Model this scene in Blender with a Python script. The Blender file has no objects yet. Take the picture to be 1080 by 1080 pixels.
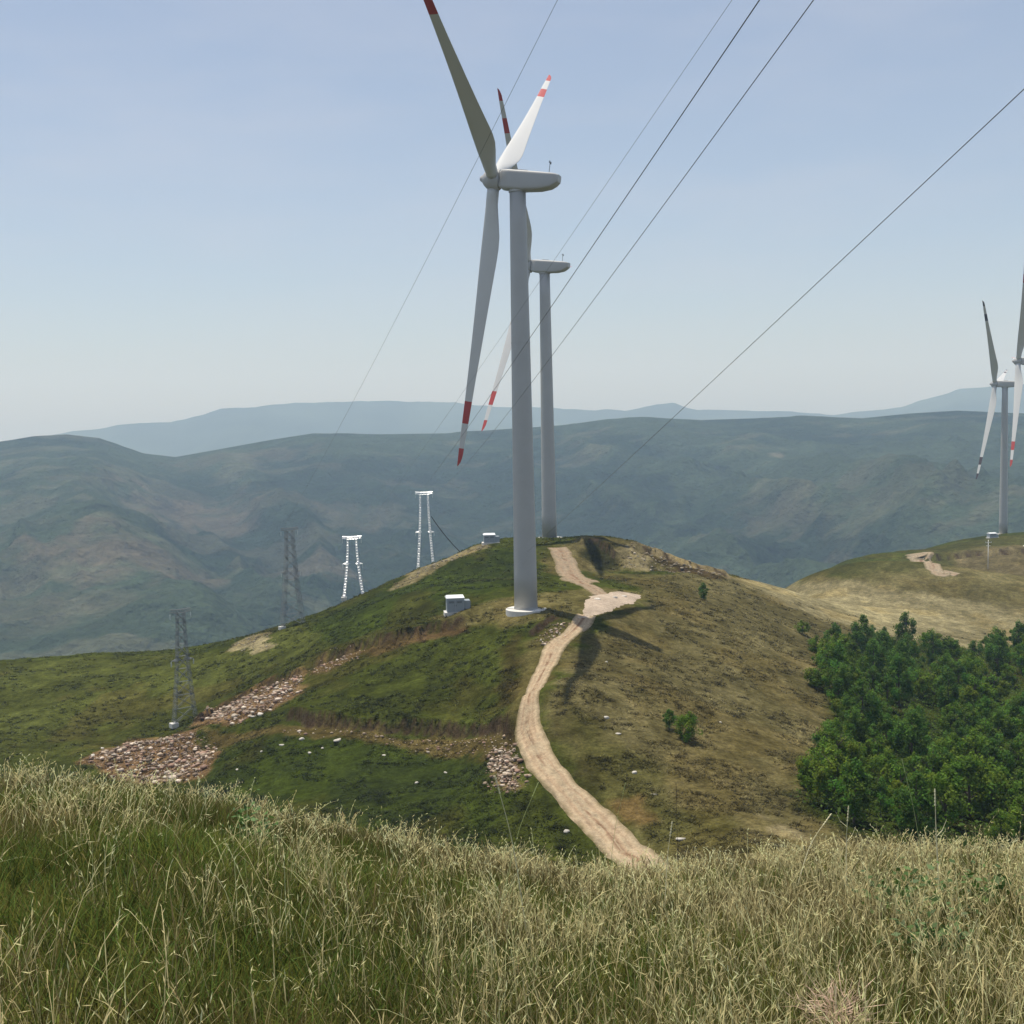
import bpy, bmesh, math, random
import numpy as np
from mathutils import Vector, Matrix

random.seed(7)
RNG = np.random.default_rng(11)
SC = bpy.context.scene
COL = SC.collection
PI = math.pi

# ------------------------------------------------------------------ camera
FOC, HZ, ROLL = 1245.0, 440.0, math.radians(1.2)
PITCH = math.atan((540 - HZ) / FOC)
FWD = np.array([0, math.cos(PITCH), -math.sin(PITCH)])
_up = np.array([0, math.sin(PITCH), math.cos(PITCH)])
_rt = np.array([1.0, 0, 0])
RT = math.cos(ROLL) * _rt - math.sin(ROLL) * _up
UP = math.sin(ROLL) * _rt + math.cos(ROLL) * _up

cd = bpy.data.cameras.new('camera')
cam = bpy.data.objects.new('camera', cd)
COL.objects.link(cam)
cam.matrix_world = Matrix(((RT[0], UP[0], -FWD[0], 0), (RT[1], UP[1], -FWD[1], 0), (RT[2], UP[2], -FWD[2], 0), (0, 0, 0, 1)))
cd.sensor_width = 36
cd.lens = 36 * FOC / 1080
cd.clip_start = 0.1
cd.clip_end = 40000
SC.camera = cam


def ray(px, py):
    """direction with unit forward (Y) component"""
    d = RT * (px - 540) / FOC - UP * (py - 540) / FOC + FWD
    return d / d[1]


def at(px, py, Y):
    return ray(px, py) * Y


# ------------------------------------------------------------------ noise
def _hash(ix, iy, seed):
    h = (ix * 374761393 + iy * 668265263 + seed * 974711) & 0x7fffffff
    h = ((h ^ (h >> 13)) * 1274126177) & 0x7fffffff
    h = (h ^ (h >> 16)) & 0xffff
    return h / 65535.0


def vnoise(x, y, seed=0):
    xi = np.floor(x).astype(np.int64); yi = np.floor(y).astype(np.int64)
    fx = x - xi; fy = y - yi
    fx = fx * fx * fx * (fx * (fx * 6 - 15) + 10); fy = fy * fy * fy * (fy * (fy * 6 - 15) + 10)
    a = _hash(xi, yi, seed); b = _hash(xi + 1, yi, seed); c = _hash(xi, yi + 1, seed); d = _hash(xi + 1, yi + 1, seed)
    return (a + (b - a) * fx) * (1 - fy) + (c + (d - c) * fx) * fy


def fbm(x, y, octv=4, seed=0, gain=0.5):
    s = 0; a = 1; n = 0
    for k in range(octv):
        s = s + a * vnoise(x * 2 ** k + 17.3 * k, y * 2 ** k - 9.1 * k, seed + k); n += a; a *= gain
    return s / n - 0.5


def ridged(x, y, octv=4, seed=0):
    s = 0; a = 1; n = 0
    for k in range(octv):
        s = s + a * (1 - np.abs(2 * vnoise(x * 2 ** k + 3.3 * k, y * 2 ** k + 5.7 * k, seed + k) - 1)); n += a; a *= 0.5
    return s / n


def sstep(e0, e1, x):
    t = np.clip((x - e0) / (e1 - e0), 0, 1)
    return t * t * (3 - 2 * t)


def lin(r, g, b):
    f = lambda c: c / 255 / 12.92 if c <= 10 else ((c / 255 + 0.055) / 1.055) ** 2.4
    return np.array([f(r), f(g), f(b)])


# ------------------------------------------------------------------ height of the land
CP = [
    # turbine bench and the road
    (553, 641, 178), (500, 649, 182), (590, 725, 133), (575, 571, 283), (515, 572, 283), (480, 585, 270),
    (430, 608, 258), (380, 634, 245), (330, 655, 238), (290, 668, 232), (240, 686, 232), (160, 692, 255),
    (80, 691, 265), (0, 698, 270), (-120, 705, 280),
    # slopes left of the ridge
    (0, 740, 215), (100, 745, 205), (190, 768, 188), (250, 720, 205), (320, 700, 195), (400, 660, 200),
    (450, 630, 205), (0, 790, 180), (90, 800, 172), (150, 822, 160), (200, 800, 163), (230, 765, 172),
    (300, 735, 180), (370, 690, 187), (440, 668, 184), (490, 648, 184), (330, 745, 165), (400, 720, 165),
    (480, 700, 165), (540, 690, 158), (400, 767, 146), (300, 765, 152), (500, 775, 140), (230, 800, 150),
    (300, 830, 132), (400, 850, 118), (480, 860, 112), (530, 810, 126), (520, 880, 105), (600, 870, 105),
    (565, 730, 132), (556, 765, 124), (570, 800, 117), (615, 850, 107), (665, 905, 98), (600, 612, 225),
    # brown slope right of the road
    (697, 690, 167), (640, 657, 171), (672, 634, 198), (720, 645, 197), (770, 652, 200), (700, 760, 130),
    (720, 785, 122), (640, 760, 126), (760, 700, 165), (800, 750, 145), (760, 880, 97), (850, 860, 103),
    (850, 740, 160), (840, 665, 225), (780, 640, 222), (740, 632, 212), (1000, 890, 97), (900, 895, 95), (1080, 900, 98),
    # hollow with the grove
    (930, 850, 112), (1000, 815, 135), (1080, 830, 130), (950, 775, 155), (1080, 755, 175), (1000, 720, 210),
    (900, 700, 212), (1080, 705, 215), (1180, 800, 150), (1180, 700, 220),
    # pale slope and the far knoll
    (800, 616, 290), (850, 640, 265), (950, 672, 250), (1040, 690, 240), (950, 637, 310), (1050, 650, 300),
    (1080, 608, 400), (980, 606, 420), (900, 612, 375), (840, 613, 360), (880, 600, 440), (960, 584, 480),
    (1000, 572, 500), (1058, 563, 510), (1080, 563, 515), (1150, 565, 520), (1250, 590, 520),
    # knoll of the second turbine
    (650, 568, 272), (690, 583, 272), (770, 608, 272), (640, 602, 255), (700, 613, 240), (720, 606, 255),
    (597, 590, 255), (560, 600, 245),
]
PTS = [at(*c) for c in CP]
PTS += [np.array(p, float) for p in [
    (-100, 340, -88), (-50, 330, -72), (-22, 291, -41), (0, 335, -62), (50, 335, -66), (100, 400, -85), (-150, 340, -105),
    (150, 570, -105), (210, 585, -95), (280, 570, -90), (0, 62, -37), (-40, 80, -43), (40, 68, -37), (-60, 112, -52), (-60, 60, -47),
    (-400, 660, -240), (-150, 660, -240), (100, 660, -230), (300, 660, -200), (500, 600, -180), (-350, 300, -130),
    (-250, 150, -70), (-300, 60, -60), (300, 350, -70), (250, 150, -55), (250, 40, -45), (100, 60, -38), (-100, 450, -150), (60, 470, -125),
]]
PTS = np.array(PTS)
_n = len(PTS)


def _phi(d):
    return np.where(d > 1e-9, d * d * np.log(np.maximum(d, 1e-9)), 0)


_S = 100.0
_q = PTS[:, :2] / _S
_K = _phi(np.linalg.norm(_q[:, None] - _q[None], axis=2)) + np.eye(_n) * 0.002
_P = np.hstack([np.ones((_n, 1)), _q])
_A = np.block([[_K, _P], [_P.T, np.zeros((3, 3))]])
_W = np.linalg.solve(_A, np.concatenate([PTS[:, 2], np.zeros(3)]))


def mid_height(x, y):
    x = np.asarray(x, float).ravel(); y = np.asarray(y, float).ravel()
    out = np.empty(len(x))
    for i in range(0, len(x), 40000):
        xx = x[i:i + 40000, None] / _S; yy = y[i:i + 40000, None] / _S
        d2 = (xx - _q[None, :, 0]) ** 2 + (yy - _q[None, :, 1]) ** 2
        out[i:i + 40000] = (0.5 * d2 * np.log(np.maximum(d2, 1e-16))) @ _W[:_n] + _W[_n] + _W[_n + 1] * xx[:, 0] + _W[_n + 2] * yy[:, 0]
    return out


_cx = np.array([-500, 0, 100, 200, 300, 400, 500, 600, 700, 800, 900, 1000, 1080, 1600])
_cy = np.array([806, 806, 817, 832, 858, 880, 895, 912, 913, 906, 903, 908, 912, 905]) + np.array([34, 34, 33, 31, 24, 13, 6, 3, 4, 8, 12, 14, 16, 16.0])
_dir = np.array([ray(a, b) for a, b in zip(_cx, _cy)])
_th = np.arctan2(_dir[:, 0], _dir[:, 1]); _tt = -_dir[:, 2] / np.hypot(_dir[:, 0], _dir[:, 1])
RC = 21.0
_kk = 3.3 / RC ** 2


def fore_height(x, y):
    r = np.hypot(x, y); th = np.arctan2(x, y)
    T = np.interp(th, _th, _tt) + 0.012 * np.sin(th * 9 + 1)
    s0 = T - 3.3 / RC
    r1 = (0.62 - s0) / _kk
    rr = np.minimum(r, r1)
    return -1.65 - s0 * rr - 0.5 * _kk * rr * rr - 0.62 * np.maximum(r - r1, 0) + 0.22 * fbm(x / 2.5, y / 2.5, 3, 3) * sstep(1, 4, r)


def base_height(x, y):
    x = np.asarray(x, float).ravel(); y = np.asarray(y, float).ravel()
    a = fore_height(x, y)
    b = mid_height(x, y)
    k = 3.0
    h = np.maximum(k - np.abs(a - b), 0) / k
    return np.maximum(a, b) + h * h * k * 0.25


def hit(px, py, y0=66.0, y1=640.0):
    """where the sight line through a point of the photograph meets the land"""
    d = ray(px, py)
    Y = y0 * (y1 / y0) ** np.linspace(0, 1, 900)
    dz = mid_height(d[0] * Y, Y) - d[2] * Y
    k = np.argmax(dz > 0)
    if dz[k] <= 0:
        k = int(np.argmax(dz)); return d * Y[k]
    if k == 0:
        return d * Y[0]
    t = dz[k - 1] / (dz[k - 1] - dz[k])
    return d * (Y[k - 1] + t * (Y[k] - Y[k - 1]))


def hits(pl):
    return np.array([hit(*p) for p in pl])


def seg_dist(x, y, pl, closed=False):
    """distance, signed side (left of travel positive) and length parameter along a polyline"""
    best = np.full(len(x), 1e18); side = np.zeros(len(x)); par = np.zeros(len(x))
    n = len(pl); acc = 0.0
    for i in range(n if closed else n - 1):
        a = pl[i]; b = pl[(i + 1) % n]
        ex, ey = b[0] - a[0], b[1] - a[1]; L2 = ex * ex + ey * ey + 1e-12
        t = np.clip(((x - a[0]) * ex + (y - a[1]) * ey) / L2, 0, 1)
        dx = x - a[0] - t * ex; dy = y - a[1] - t * ey
        d = dx * dx + dy * dy
        m = d < best
        best[m] = d[m]; side[m] = np.sign(ex * dy - ey * dx)[m]; par[m] = acc + (t * math.sqrt(L2))[m]
        acc += math.sqrt(L2)
    return np.sqrt(best), side, par / max(acc, 1e-9)


def inside(x, y, pl):
    c = np.zeros(len(x), bool); n = len(pl)
    for i in range(n):
        x0, y0 = pl[i][:2]; x1, y1 = pl[(i + 1) % n][:2]
        if y0 == y1: continue
        m = ((y0 > y) != (y1 > y)) & (x < (x1 - x0) * (y - y0) / (y1 - y0) + x0)
        c ^= m
    return c


# ledges: cut banks whose upper side stands higher (points of the photograph, left to right; height, fade)
LEDGES = [
    ([(298, 757), (330, 763), (380, 768), (440, 771), (500, 772), (548, 776)], 1.6, 8),
    ([(205, 765), (240, 742), (280, 722), (320, 711)], 1.7, 7),
    ([(325, 705), (380, 686), (440, 671), (497, 655)], 1.6, 5),
    ([(668, 580), (700, 588), (730, 597), (772, 610)], 1.6, 5),
    ([(560, 672), (575, 655), (590, 650)], 0.8, 3),
    ([(700, 600), (740, 603), (765, 612)], 0.9, 4),
    ([(610, 572), (632, 573), (652, 590)], 1.6, 4),
    ([(975, 590), (1030, 585), (1090, 583)], 2.5, 10),
]
LEDGES = [(hits(pl), h, f) for pl, h, f in LEDGES]


KN = hit(668, 590)


def height(x, y):
    x = np.asarray(x, float).ravel(); y = np.asarray(y, float).ravel()
    z = base_height(x, y)
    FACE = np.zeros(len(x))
    r = np.hypot(x, y)
    far = sstep(60, 95, r)
    z = z + far * (1.6 * fbm(x / 22, y / 22, 4, 5) + 0.25 * fbm(x / 3.1, y / 3.1, 2, 9))
    kn = np.exp(-((x - KN[0]) / 9) ** 2 - ((y - KN[1]) / 9) ** 2)
    m = kn > .01
    z[m] += kn[m] * (3.4 * (ridged(x[m] / 6, y[m] / 9, 5, 63) - .6))
    for pl, h, f in LEDGES:
        lo = pl[:, :2].min(0) - 25; hi = pl[:, :2].max(0) + 25
        m = (x > lo[0]) & (x < hi[0]) & (y > lo[1]) & (y < hi[1])
        if not m.any(): continue
        xm, ym = x[m], y[m]
        d, s, p = seg_dist(xm, ym, pl)
        sd = d * s + 1.1 * fbm(xm / 2.3, ym / 2.3, 3, 21)
        ends = sstep(0, 0.08, p) * sstep(1, 0.92, p)
        z[m] += h * ends * (0.75 + fbm(xm / 6, ym / 6, 2, 4)) * sstep(-0.28, 0.28, sd) * np.exp(-np.maximum(sd, 0) / f) \
            - 0.25 * h * ends * np.exp(-np.abs(sd + 0.6) / 1.0) * (sd < 0)
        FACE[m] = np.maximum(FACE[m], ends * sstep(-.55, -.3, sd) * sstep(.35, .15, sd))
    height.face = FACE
    return z


def h1(x, y):
    return float(height([x], [y])[0])


# ------------------------------------------------------------------ materials
MATS = {}


def nodes_of(name):
    m = bpy.data.materials.new(name); m.use_nodes = True
    nt = m.node_tree; b = nt.nodes['Principled BSDF']
    return m, nt, b


def paint(name, rgb, rough=0.6, metal=0.0, var=0.12, scale=3.0, bump=0.0, spec=0.5):
    """plain surface with uneven wear"""
    if name in MATS: return MATS[name]
    m, nt, b = nodes_of(name); N = nt.nodes; L = nt.links
    tc = N.new('ShaderNodeTexCoord'); no = N.new('ShaderNodeTexNoise'); no.inputs['Scale'].default_value = scale; no.inputs['Detail'].default_value = 6
    L.new(tc.outputs['Object'], no.inputs['Vector'])
    mx = N.new('ShaderNodeMix'); mx.data_type = 'RGBA'
    mx.inputs[6].default_value = (*[c * (1 - var) for c in rgb], 1); mx.inputs[7].default_value = (*[min(1, c * (1 + var)) for c in rgb], 1)
    L.new(no.outputs['Fac'], mx.inputs[0]); L.new(mx.outputs[2], b.inputs['Base Color'])
    b.inputs['Roughness'].default_value = rough; b.inputs['Metallic'].default_value = metal
    b.inputs['Specular IOR Level'].default_value = spec
    if bump:
        bp = N.new('ShaderNodeBump'); bp.inputs['Strength'].default_value = bump; L.new(no.outputs['Fac'], bp.inputs['Height']); L.new(bp.outputs['Normal'], b.inputs['Normal'])
    MATS[name] = m
    return m


def attr_mat(name, attr='tint', rough=0.9, noise=(), bump=(), spec=0.2, translucent=0.0):
    """base colour from a per-vertex tint of the thing itself, broken up by noise; noise: (scale, low, high), bump: (scale, strength, distance)"""
    m, nt, b = nodes_of(name); N = nt.nodes; L = nt.links
    at_ = N.new('ShaderNodeAttribute'); at_.attribute_name = attr
    tc = N.new('ShaderNodeTexCoord')
    col = at_.outputs['Color']
    for sc, lo, hi in noise:
        no = N.new('ShaderNodeTexNoise'); no.inputs['Scale'].default_value = sc; no.inputs['Detail'].default_value = 5; no.inputs['Roughness'].default_value = 0.65
        L.new(tc.outputs['Object'], no.inputs['Vector'])
        mr = N.new('ShaderNodeMapRange'); mr.inputs['From Min'].default_value = 0.3; mr.inputs['From Max'].default_value = 0.7
        mr.inputs['To Min'].default_value = lo; mr.inputs['To Max'].default_value = hi
        L.new(no.outputs['Fac'], mr.inputs['Value'])
        vm = N.new('ShaderNodeVectorMath'); vm.operation = 'SCALE'
        L.new(col, vm.inputs[0]); L.new(mr.outputs['Result'], vm.inputs['Scale']); col = vm.outputs['Vector']
    L.new(col, b.inputs['Base Color'])
    b.inputs['Roughness'].default_value = rough; b.inputs['Specular IOR Level'].default_value = spec
    nrm = None
    for sc, st, dist in bump:
        no = N.new('ShaderNodeTexNoise'); no.inputs['Scale'].default_value = sc; no.inputs['Detail'].default_value = 4
        L.new(tc.outputs['Object'], no.inputs['Vector'])
        bp = N.new('ShaderNodeBump'); bp.inputs['Strength'].default_value = st; bp.inputs['Distance'].default_value = dist
        L.new(no.outputs['Fac'], bp.inputs['Height'])
        if nrm: L.new(nrm, bp.inputs['Normal'])
        nrm = bp.outputs['Normal']
    if nrm: L.new(nrm, b.inputs['Normal'])
    if translucent:
        tr = N.new('ShaderNodeBsdfTranslucent'); L.new(col, tr.inputs['Color'])
        ms = N.new('ShaderNodeMixShader'); ms.inputs[0].default_value = translucent
        L.new(b.outputs[0], ms.inputs[1]); L.new(tr.outputs[0], ms.inputs[2]); L.new(ms.outputs[0], N['Material Output'].inputs['Surface'])
    return m


# ------------------------------------------------------------------ object helpers
def tag(o, label=None, cat=None, group=None, kind=None):
    if label: o['label'] = label
    if cat: o['category'] = cat
    if group: o['group'] = group
    if kind: o['kind'] = kind
    return o


def link(name, me, mat=None, parent=None, smooth=False):
    o = bpy.data.objects.new(name, me); COL.objects.link(o)
    if mat is not None:
        for m in (mat if isinstance(mat, (list, tuple)) else [mat]): me.materials.append(m)
    if parent is not None: o.parent = parent
    if smooth: me.polygons.foreach_set('use_smooth', np.ones(len(me.polygons), bool))
    return o


def empty(name, loc, rz=0.0):
    o = bpy.data.objects.new(name, None); COL.objects.link(o)
    o.location = loc; o.rotation_euler = (0, 0, rz); o.empty_display_size = 0.5
    return o


def np_mesh(name, verts, faces, tint=None):
    """verts (n,3), faces (m,k) of equal size"""
    me = bpy.data.meshes.new(name)
    verts = np.asarray(verts, np.float32); faces = np.asarray(faces, np.int32)
    k = faces.shape[1]
    me.vertices.add(len(verts)); me.vertices.foreach_set('co', verts.ravel())
    me.loops.add(faces.size); me.loops.foreach_set('vertex_index', faces.ravel())
    me.polygons.add(len(faces)); me.polygons.foreach_set('loop_start', np.arange(len(faces), dtype=np.int32) * k)
    me.update(calc_edges=True)
    if tint is not None:
        a = me.attributes.new('tint', 'FLOAT_COLOR', 'POINT')
        c = np.ones((len(verts), 4), np.float32); c[:, :3] = tint; a.data.foreach_set('color', c.ravel())
    return me


def grid_faces(nr, nc):
    i = np.arange(nr - 1)[:, None] * nc + np.arange(nc - 1)[None]
    return np.stack([i, i + 1, i + nc + 1, i + nc], -1).reshape(-1, 4)


def bm_mesh(name, bm):
    me = bpy.data.meshes.new(name); bmesh.ops.recalc_face_normals(bm, faces=bm.faces); bm.to_mesh(me); bm.free(); return me


def add_box(bm, c, s, bevel=0.0, mat=None):
    M = Matrix.Translation(c) @ (mat or Matrix.Identity(4)) @ Matrix.Diagonal((*s, 1))
    r = bmesh.ops.create_cube(bm, size=1, matrix=M)
    if bevel:
        es = {e for v in r['verts'] for e in v.link_edges}
        bmesh.ops.bevel(bm, geom=list(es), offset=bevel, segments=2, affect='EDGES')


def add_strip(bm, a, b, w, t, n):
    """flat bar from a to b, broad face (width w) turned as near as it can to direction n"""
    a = Vector(a); b = Vector(b); d = (b - a).normalized(); n = Vector(n)
    n = n - n.dot(d) * d
    if n.length < 1e-4: n = d.orthogonal()
    n.normalize(); s = d.cross(n)
    vs = []
    for p in (a, b):
        for i, j in ((1, 1), (-1, 1), (-1, -1), (1, -1)):
            vs.append(bm.verts.new(p + s * w / 2 * i + n * t / 2 * j))
    for f in ((0, 1, 2, 3), (7, 6, 5, 4), (0, 4, 5, 1), (1, 5, 6, 2), (2, 6, 7, 3), (3, 7, 4, 0)):
        bm.faces.new([vs[k] for k in f])


def add_tube(bm, pts, rad, seg=8, cap=True):
    pts = [Vector(p) for p in pts]; rings = []
    for i, p in enumerate(pts):
        d = (pts[min(i + 1, len(pts) - 1)] - pts[max(i - 1, 0)]).normalized()
        u = d.orthogonal().normalized() if abs(d.z) > 0.95 else d.cross(Vector((0, 0, 1))).normalized()
        v = d.cross(u); r = rad[i] if isinstance(rad, (list, tuple)) else rad
        rings.append([bm.verts.new(p + r * (math.cos(2 * PI * k / seg) * u + math.sin(2 * PI * k / seg) * v)) for k in range(seg)])
    for a, b in zip(rings, rings[1:]):
        for k in range(seg): bm.faces.new((a[k], a[(k + 1) % seg], b[(k + 1) % seg], b[k]))
    if cap:
        bm.faces.new(rings[0][::-1]); bm.faces.new(rings[-1])


def lathe(bm, prof, seg=40, axis='z'):
    """prof: (radius, height)"""
    rings = []
    for r, h in prof:
        rings.append([bm.verts.new((r * math.cos(2 * PI * k / seg), r * math.sin(2 * PI * k / seg), h)) for k in range(seg)])
    for a, b in zip(rings, rings[1:]):
        for k in range(seg): bm.faces.new((a[k], a[(k + 1) % seg], b[(k + 1) % seg], b[k]))
    bm.faces.new(rings[0][::-1]); bm.faces.new(rings[-1])


# ------------------------------------------------------------------ ground sheet
def sorted_thetas():
    inner = np.radians(np.linspace(-28, 28, 560)); o = np.radians(np.linspace(28.5, 70, 50))
    return np.concatenate([-o[::-1], inner, o])


TH = sorted_thetas()
R_ = 0.7 * (660 / 0.7) ** np.linspace(0, 1, 1600)
TT, RR = np.meshgrid(TH, R_)
GX = (RR * np.sin(TT)).ravel(); GY = (RR * np.cos(TT)).ravel()
GZ = height(GX, GY)
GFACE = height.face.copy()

C_ = lambda r, g, b: np.array([r, g, b])
GREEN = C_(.062, .078, .024); DGREEN = C_(.044, .064, .018); LGREEN = C_(.080, .094, .034); BROWN = C_(.130, .117, .072)
OLIVE = C_(.125, .112, .062); TAN = C_(.20, .17, .105); PALE = C_(.27, .245, .17); SCAR = C_(.19, .125, .085); SOIL = C_(.10, .07, .045); DARK = C_(.030, .034, .016)

zones = [
    # (points of the photograph, colour, softness m, edge roughness m, opacity)
    ([(-200, 700), (0, 698), (160, 692), (240, 686), (330, 655), (400, 670), (320, 712), (205, 765), (90, 800), (-200, 800)], LGREEN, 5, 6, 0.9),
    ([(300, 758), (330, 712), (400, 690), (500, 665), (550, 668), (540, 700), (535, 750), (500, 770), (380, 766)], GREEN * 1.05, 4, 4, 1),
    ([(230, 800), (310, 775), (420, 785), (520, 790), (520, 860), (480, 900), (200, 860)], DGREEN, 4, 4, 0.9),
    ([(330, 655), (430, 612), (515, 576), (555, 580), (556, 615), (490, 635), (430, 660), (350, 690)], DGREEN * 1.05, 4, 5, 0.9),
    # dry right-hand side
    ([(575, 770), (600, 700), (640, 655), (690, 636), (660, 612), (700, 605), (770, 609), (830, 613), (900, 608), (1000, 590), (1300, 580), (1300, 720),
      (870, 690), (885, 760), (850, 850), (1000, 900), (1200, 920), (740, 940), (640, 850)], BROWN, 3, 4, 1),
    ([(690, 900), (640, 845), (590, 790), (580, 740), (620, 740), (680, 800), (760, 860), (800, 905)], C_(.072, .074, .032), 4, 6, 0.75),
    ([(620, 600), (700, 606), (760, 614), (720, 632), (680, 626)], OLIVE, 3, 4, 0.8),
    ([(770, 609), (830, 613), (905, 614), (985, 628), (1080, 640), (1100, 690), (1010, 690), (940, 668), (870, 655), (800, 632)], PALE, 7, 9, 0.75),
    ([(800, 625), (860, 632), (930, 655), (1010, 668), (1040, 660), (960, 640), (880, 622)], PALE * 1.2, 4, 8, 0.7),
    ([(905, 614), (960, 604), (1080, 605), (1200, 610), (1200, 640), (1000, 630)], C_(.17, .155, .09), 9, 12, 0.8),
    ([(850, 612), (960, 586), (1010, 572), (1200, 566), (1200, 600), (960, 603), (900, 607)], C_(.085, .088, .042), 10, 10, 0.9),
    ([(1010, 588), (1040, 578), (1110, 575), (1110, 603), (1020, 602)], C_(.15, .125, .09), 6, 8, 0.8),
    ([(846, 842), (870, 800), (880, 720), (866, 690), (900, 672), (1000, 680), (1200, 680), (1260, 900), (1000, 905), (880, 880)], C_(.045, .065, .018), 4, 4, .9),
    # turbine bench
    ([(440, 655), (500, 640), (560, 625), (640, 622), (690, 630), (640, 652), (590, 655), (540, 658), (480, 664)], OLIVE * 1.15, 3, 3, 0.9),
    ([(545, 700), (570, 660), (620, 655), (600, 690), (560, 740), (545, 780), (535, 770)], C_(.125, .11, .06), 2, 2.5, 0.85),
    ([(527, 690), (548, 670), (548, 700), (538, 750), (524, 745)], C_(.06, .042, .026), 2, 2, 0.6),
    # cut banks
    ([(200, 768), (232, 744), (280, 720), (320, 710), (315, 735), (290, 752), (240, 768)], SCAR, 1.2, 2.5, 0.95),
    ([(320, 712), (335, 700), (378, 688), (382, 694), (330, 718)], SCAR * .8, 1.5, 3, 0.95),
    ([(375, 690), (440, 670), (500, 655), (500, 664), (440, 682), (385, 696)], SCAR * .75, 1.5, 3, 0.9),
    ([(205, 770), (300, 766), (400, 772), (500, 775), (548, 776), (548, 790), (490, 795), (400, 784), (300, 778), (230, 790)], C_(.135, .105, .06), 1.5, 2.5, 0.85),
    ([(85, 802), (140, 778), (200, 772), (235, 792), (215, 822), (150, 826)], SCAR * 1.1, 1.2, 2, 0.95),
    ([(240, 688), (262, 671), (285, 668), (290, 680), (265, 690)], C_(.28, .25, .18), 1.5, 3.5, .95),
    ([(410, 622), (440, 601), (480, 584), (520, 571), (520, 575), (475, 592), (440, 614)], C_(.23, .20, .14), 1.5, 3, 0.9),
    ([(518, 792), (532, 785), (552, 830), (545, 836), (522, 832)], C_(.17, .13, .085), 0.7, 1.2, 0.95),
    # knoll of the second turbine
    ([(585, 573), (650, 566), (690, 582), (772, 608), (740, 607), (690, 603), (655, 603), (600, 600)], C_(.15, .13, .08), 2, 4, 0.85),
    ([(614, 572), (636, 570), (648, 585), (655, 600), (632, 603), (620, 592)], DARK, 2, 5, 0.9),  # grassy bank in shade, the shade painted into the turf colour
    ([(655, 575), (672, 572), (690, 584), (680, 602), (658, 602)], C_(.24, .21, .145), 1.5, 3, 0.8),
    ([(672, 578), (700, 584), (740, 597), (772, 608), (770, 612), (735, 601), (695, 589)], C_(.32, .27, .19), 1, 1.5, 0.8),
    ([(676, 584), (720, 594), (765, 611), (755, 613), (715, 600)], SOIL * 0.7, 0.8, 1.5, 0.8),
    ([(700, 612), (800, 618), (800, 640), (730, 630)], C_(.16, .145, .09), 4, 6, 0.6),
    ([(570, 590), (600, 580), (600, 606), (575, 600)], C_(.13, .11, .06), 2, 3, 0.8),
    # bare reddish spot beside the road and light spots on the dry slope
    ([(650, 840), (672, 838), (676, 862), (655, 866)], C_(.17, .10, .06), 2, 3, 0.5),
    ([(800, 855), (820, 862), (838, 880), (815, 876)], C_(.26, .23, .17), 1.5, 3, 0.7),
    ([(830, 740), (875, 762), (880, 775), (850, 770)], C_(.19, .165, .10), 2, 3, 0.7),
]
gcol = np.tile(GREEN, (len(GX), 1))
for pl, c, soft, rough, op in zones:
    w = hits(pl)
    lo = w[:, :2].min(0) - soft - rough * 2; hi = w[:, :2].max(0) + soft + rough * 2
    m = (GX > lo[0]) & (GX < hi[0]) & (GY > lo[1]) & (GY < hi[1])
    xm, ym = GX[m], GY[m]
    d, _, _ = seg_dist(xm, ym, w, True)
    sd = np.where(inside(xm, ym, w), d, -d) + rough * 1.6 * fbm(xm / (1.2 * rough + .5), ym / (1.2 * rough + .5), 4, 31)
    a = (sstep(-soft / 2, soft / 2, sd) * op)[:, None]
    gcol[m] = gcol[m] * (1 - a) + c * a
# large mottling of the turf: drier and lusher patches
mot = fbm(GX / 14, GY / 14, 5, 51, 0.6)[:, None]
mot2 = fbm(GX / 2.2, GY / 3.2, 4, 57, 0.65)[:, None]
gcol = gcol * (1 + .85 * mot) * (1 + 1.05 * mot2)
dry = sstep(0.05, 0.22, fbm(GX / 9 + 40, GY / 12, 4, 77))[:, None]
gcol = gcol * (1 - 0.35 * dry) + (gcol.mean(1, keepdims=True) * C_(1.75, 1.4, .7)) * 0.35 * dry
# near field under the grass: brown thatch
rg = np.hypot(GX, GY)
nf = (1 - sstep(55, 75, rg))[:, None]
gcol = gcol * (1 - nf) + nf * (C_(.085, .085, .04) * (1 + 1.0 * fbm(GX / 1.1, GY / 1.1, 4, 61)[:, None]))
sc_ = sstep(.05, .2, gcol.mean(1))[:, None]
gcol = gcol * (C_(.60, .575, .36) * (1 - sc_) + C_(.68, .65, .50) * sc_)
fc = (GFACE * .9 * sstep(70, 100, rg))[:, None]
gcol = gcol * (1 - fc) + fc * C_(.045, .030, .020)  # bare soil on ledge faces, darkened to paint in their shade line
gcol = np.clip(gcol, 0.008, 0.6)
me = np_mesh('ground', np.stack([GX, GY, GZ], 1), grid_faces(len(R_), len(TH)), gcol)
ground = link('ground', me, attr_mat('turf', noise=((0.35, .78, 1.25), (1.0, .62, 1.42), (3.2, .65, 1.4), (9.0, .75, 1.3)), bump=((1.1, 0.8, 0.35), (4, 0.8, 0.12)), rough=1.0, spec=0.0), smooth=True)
tag(ground, kind='structure')


# ------------------------------------------------------------------ dirt road and tracks
def catmull(P, n):
    P = np.asarray(P, float); out = []
    Q = np.vstack([2 * P[0] - P[1], P, 2 * P[-1] - P[-2]])
    for i in range(1, len(Q) - 2):
        for t in np.linspace(0, 1, n, endpoint=False):
            a, b, c, d = Q[i - 1], Q[i], Q[i + 1], Q[i + 2]
            out.append(0.5 * (2 * b + (c - a) * t + (2 * a - 5 * b + 4 * c - d) * t * t + (3 * b - a - 3 * c + d) * t ** 3))
    out.append(Q[-2]); return np.array(out)


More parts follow.
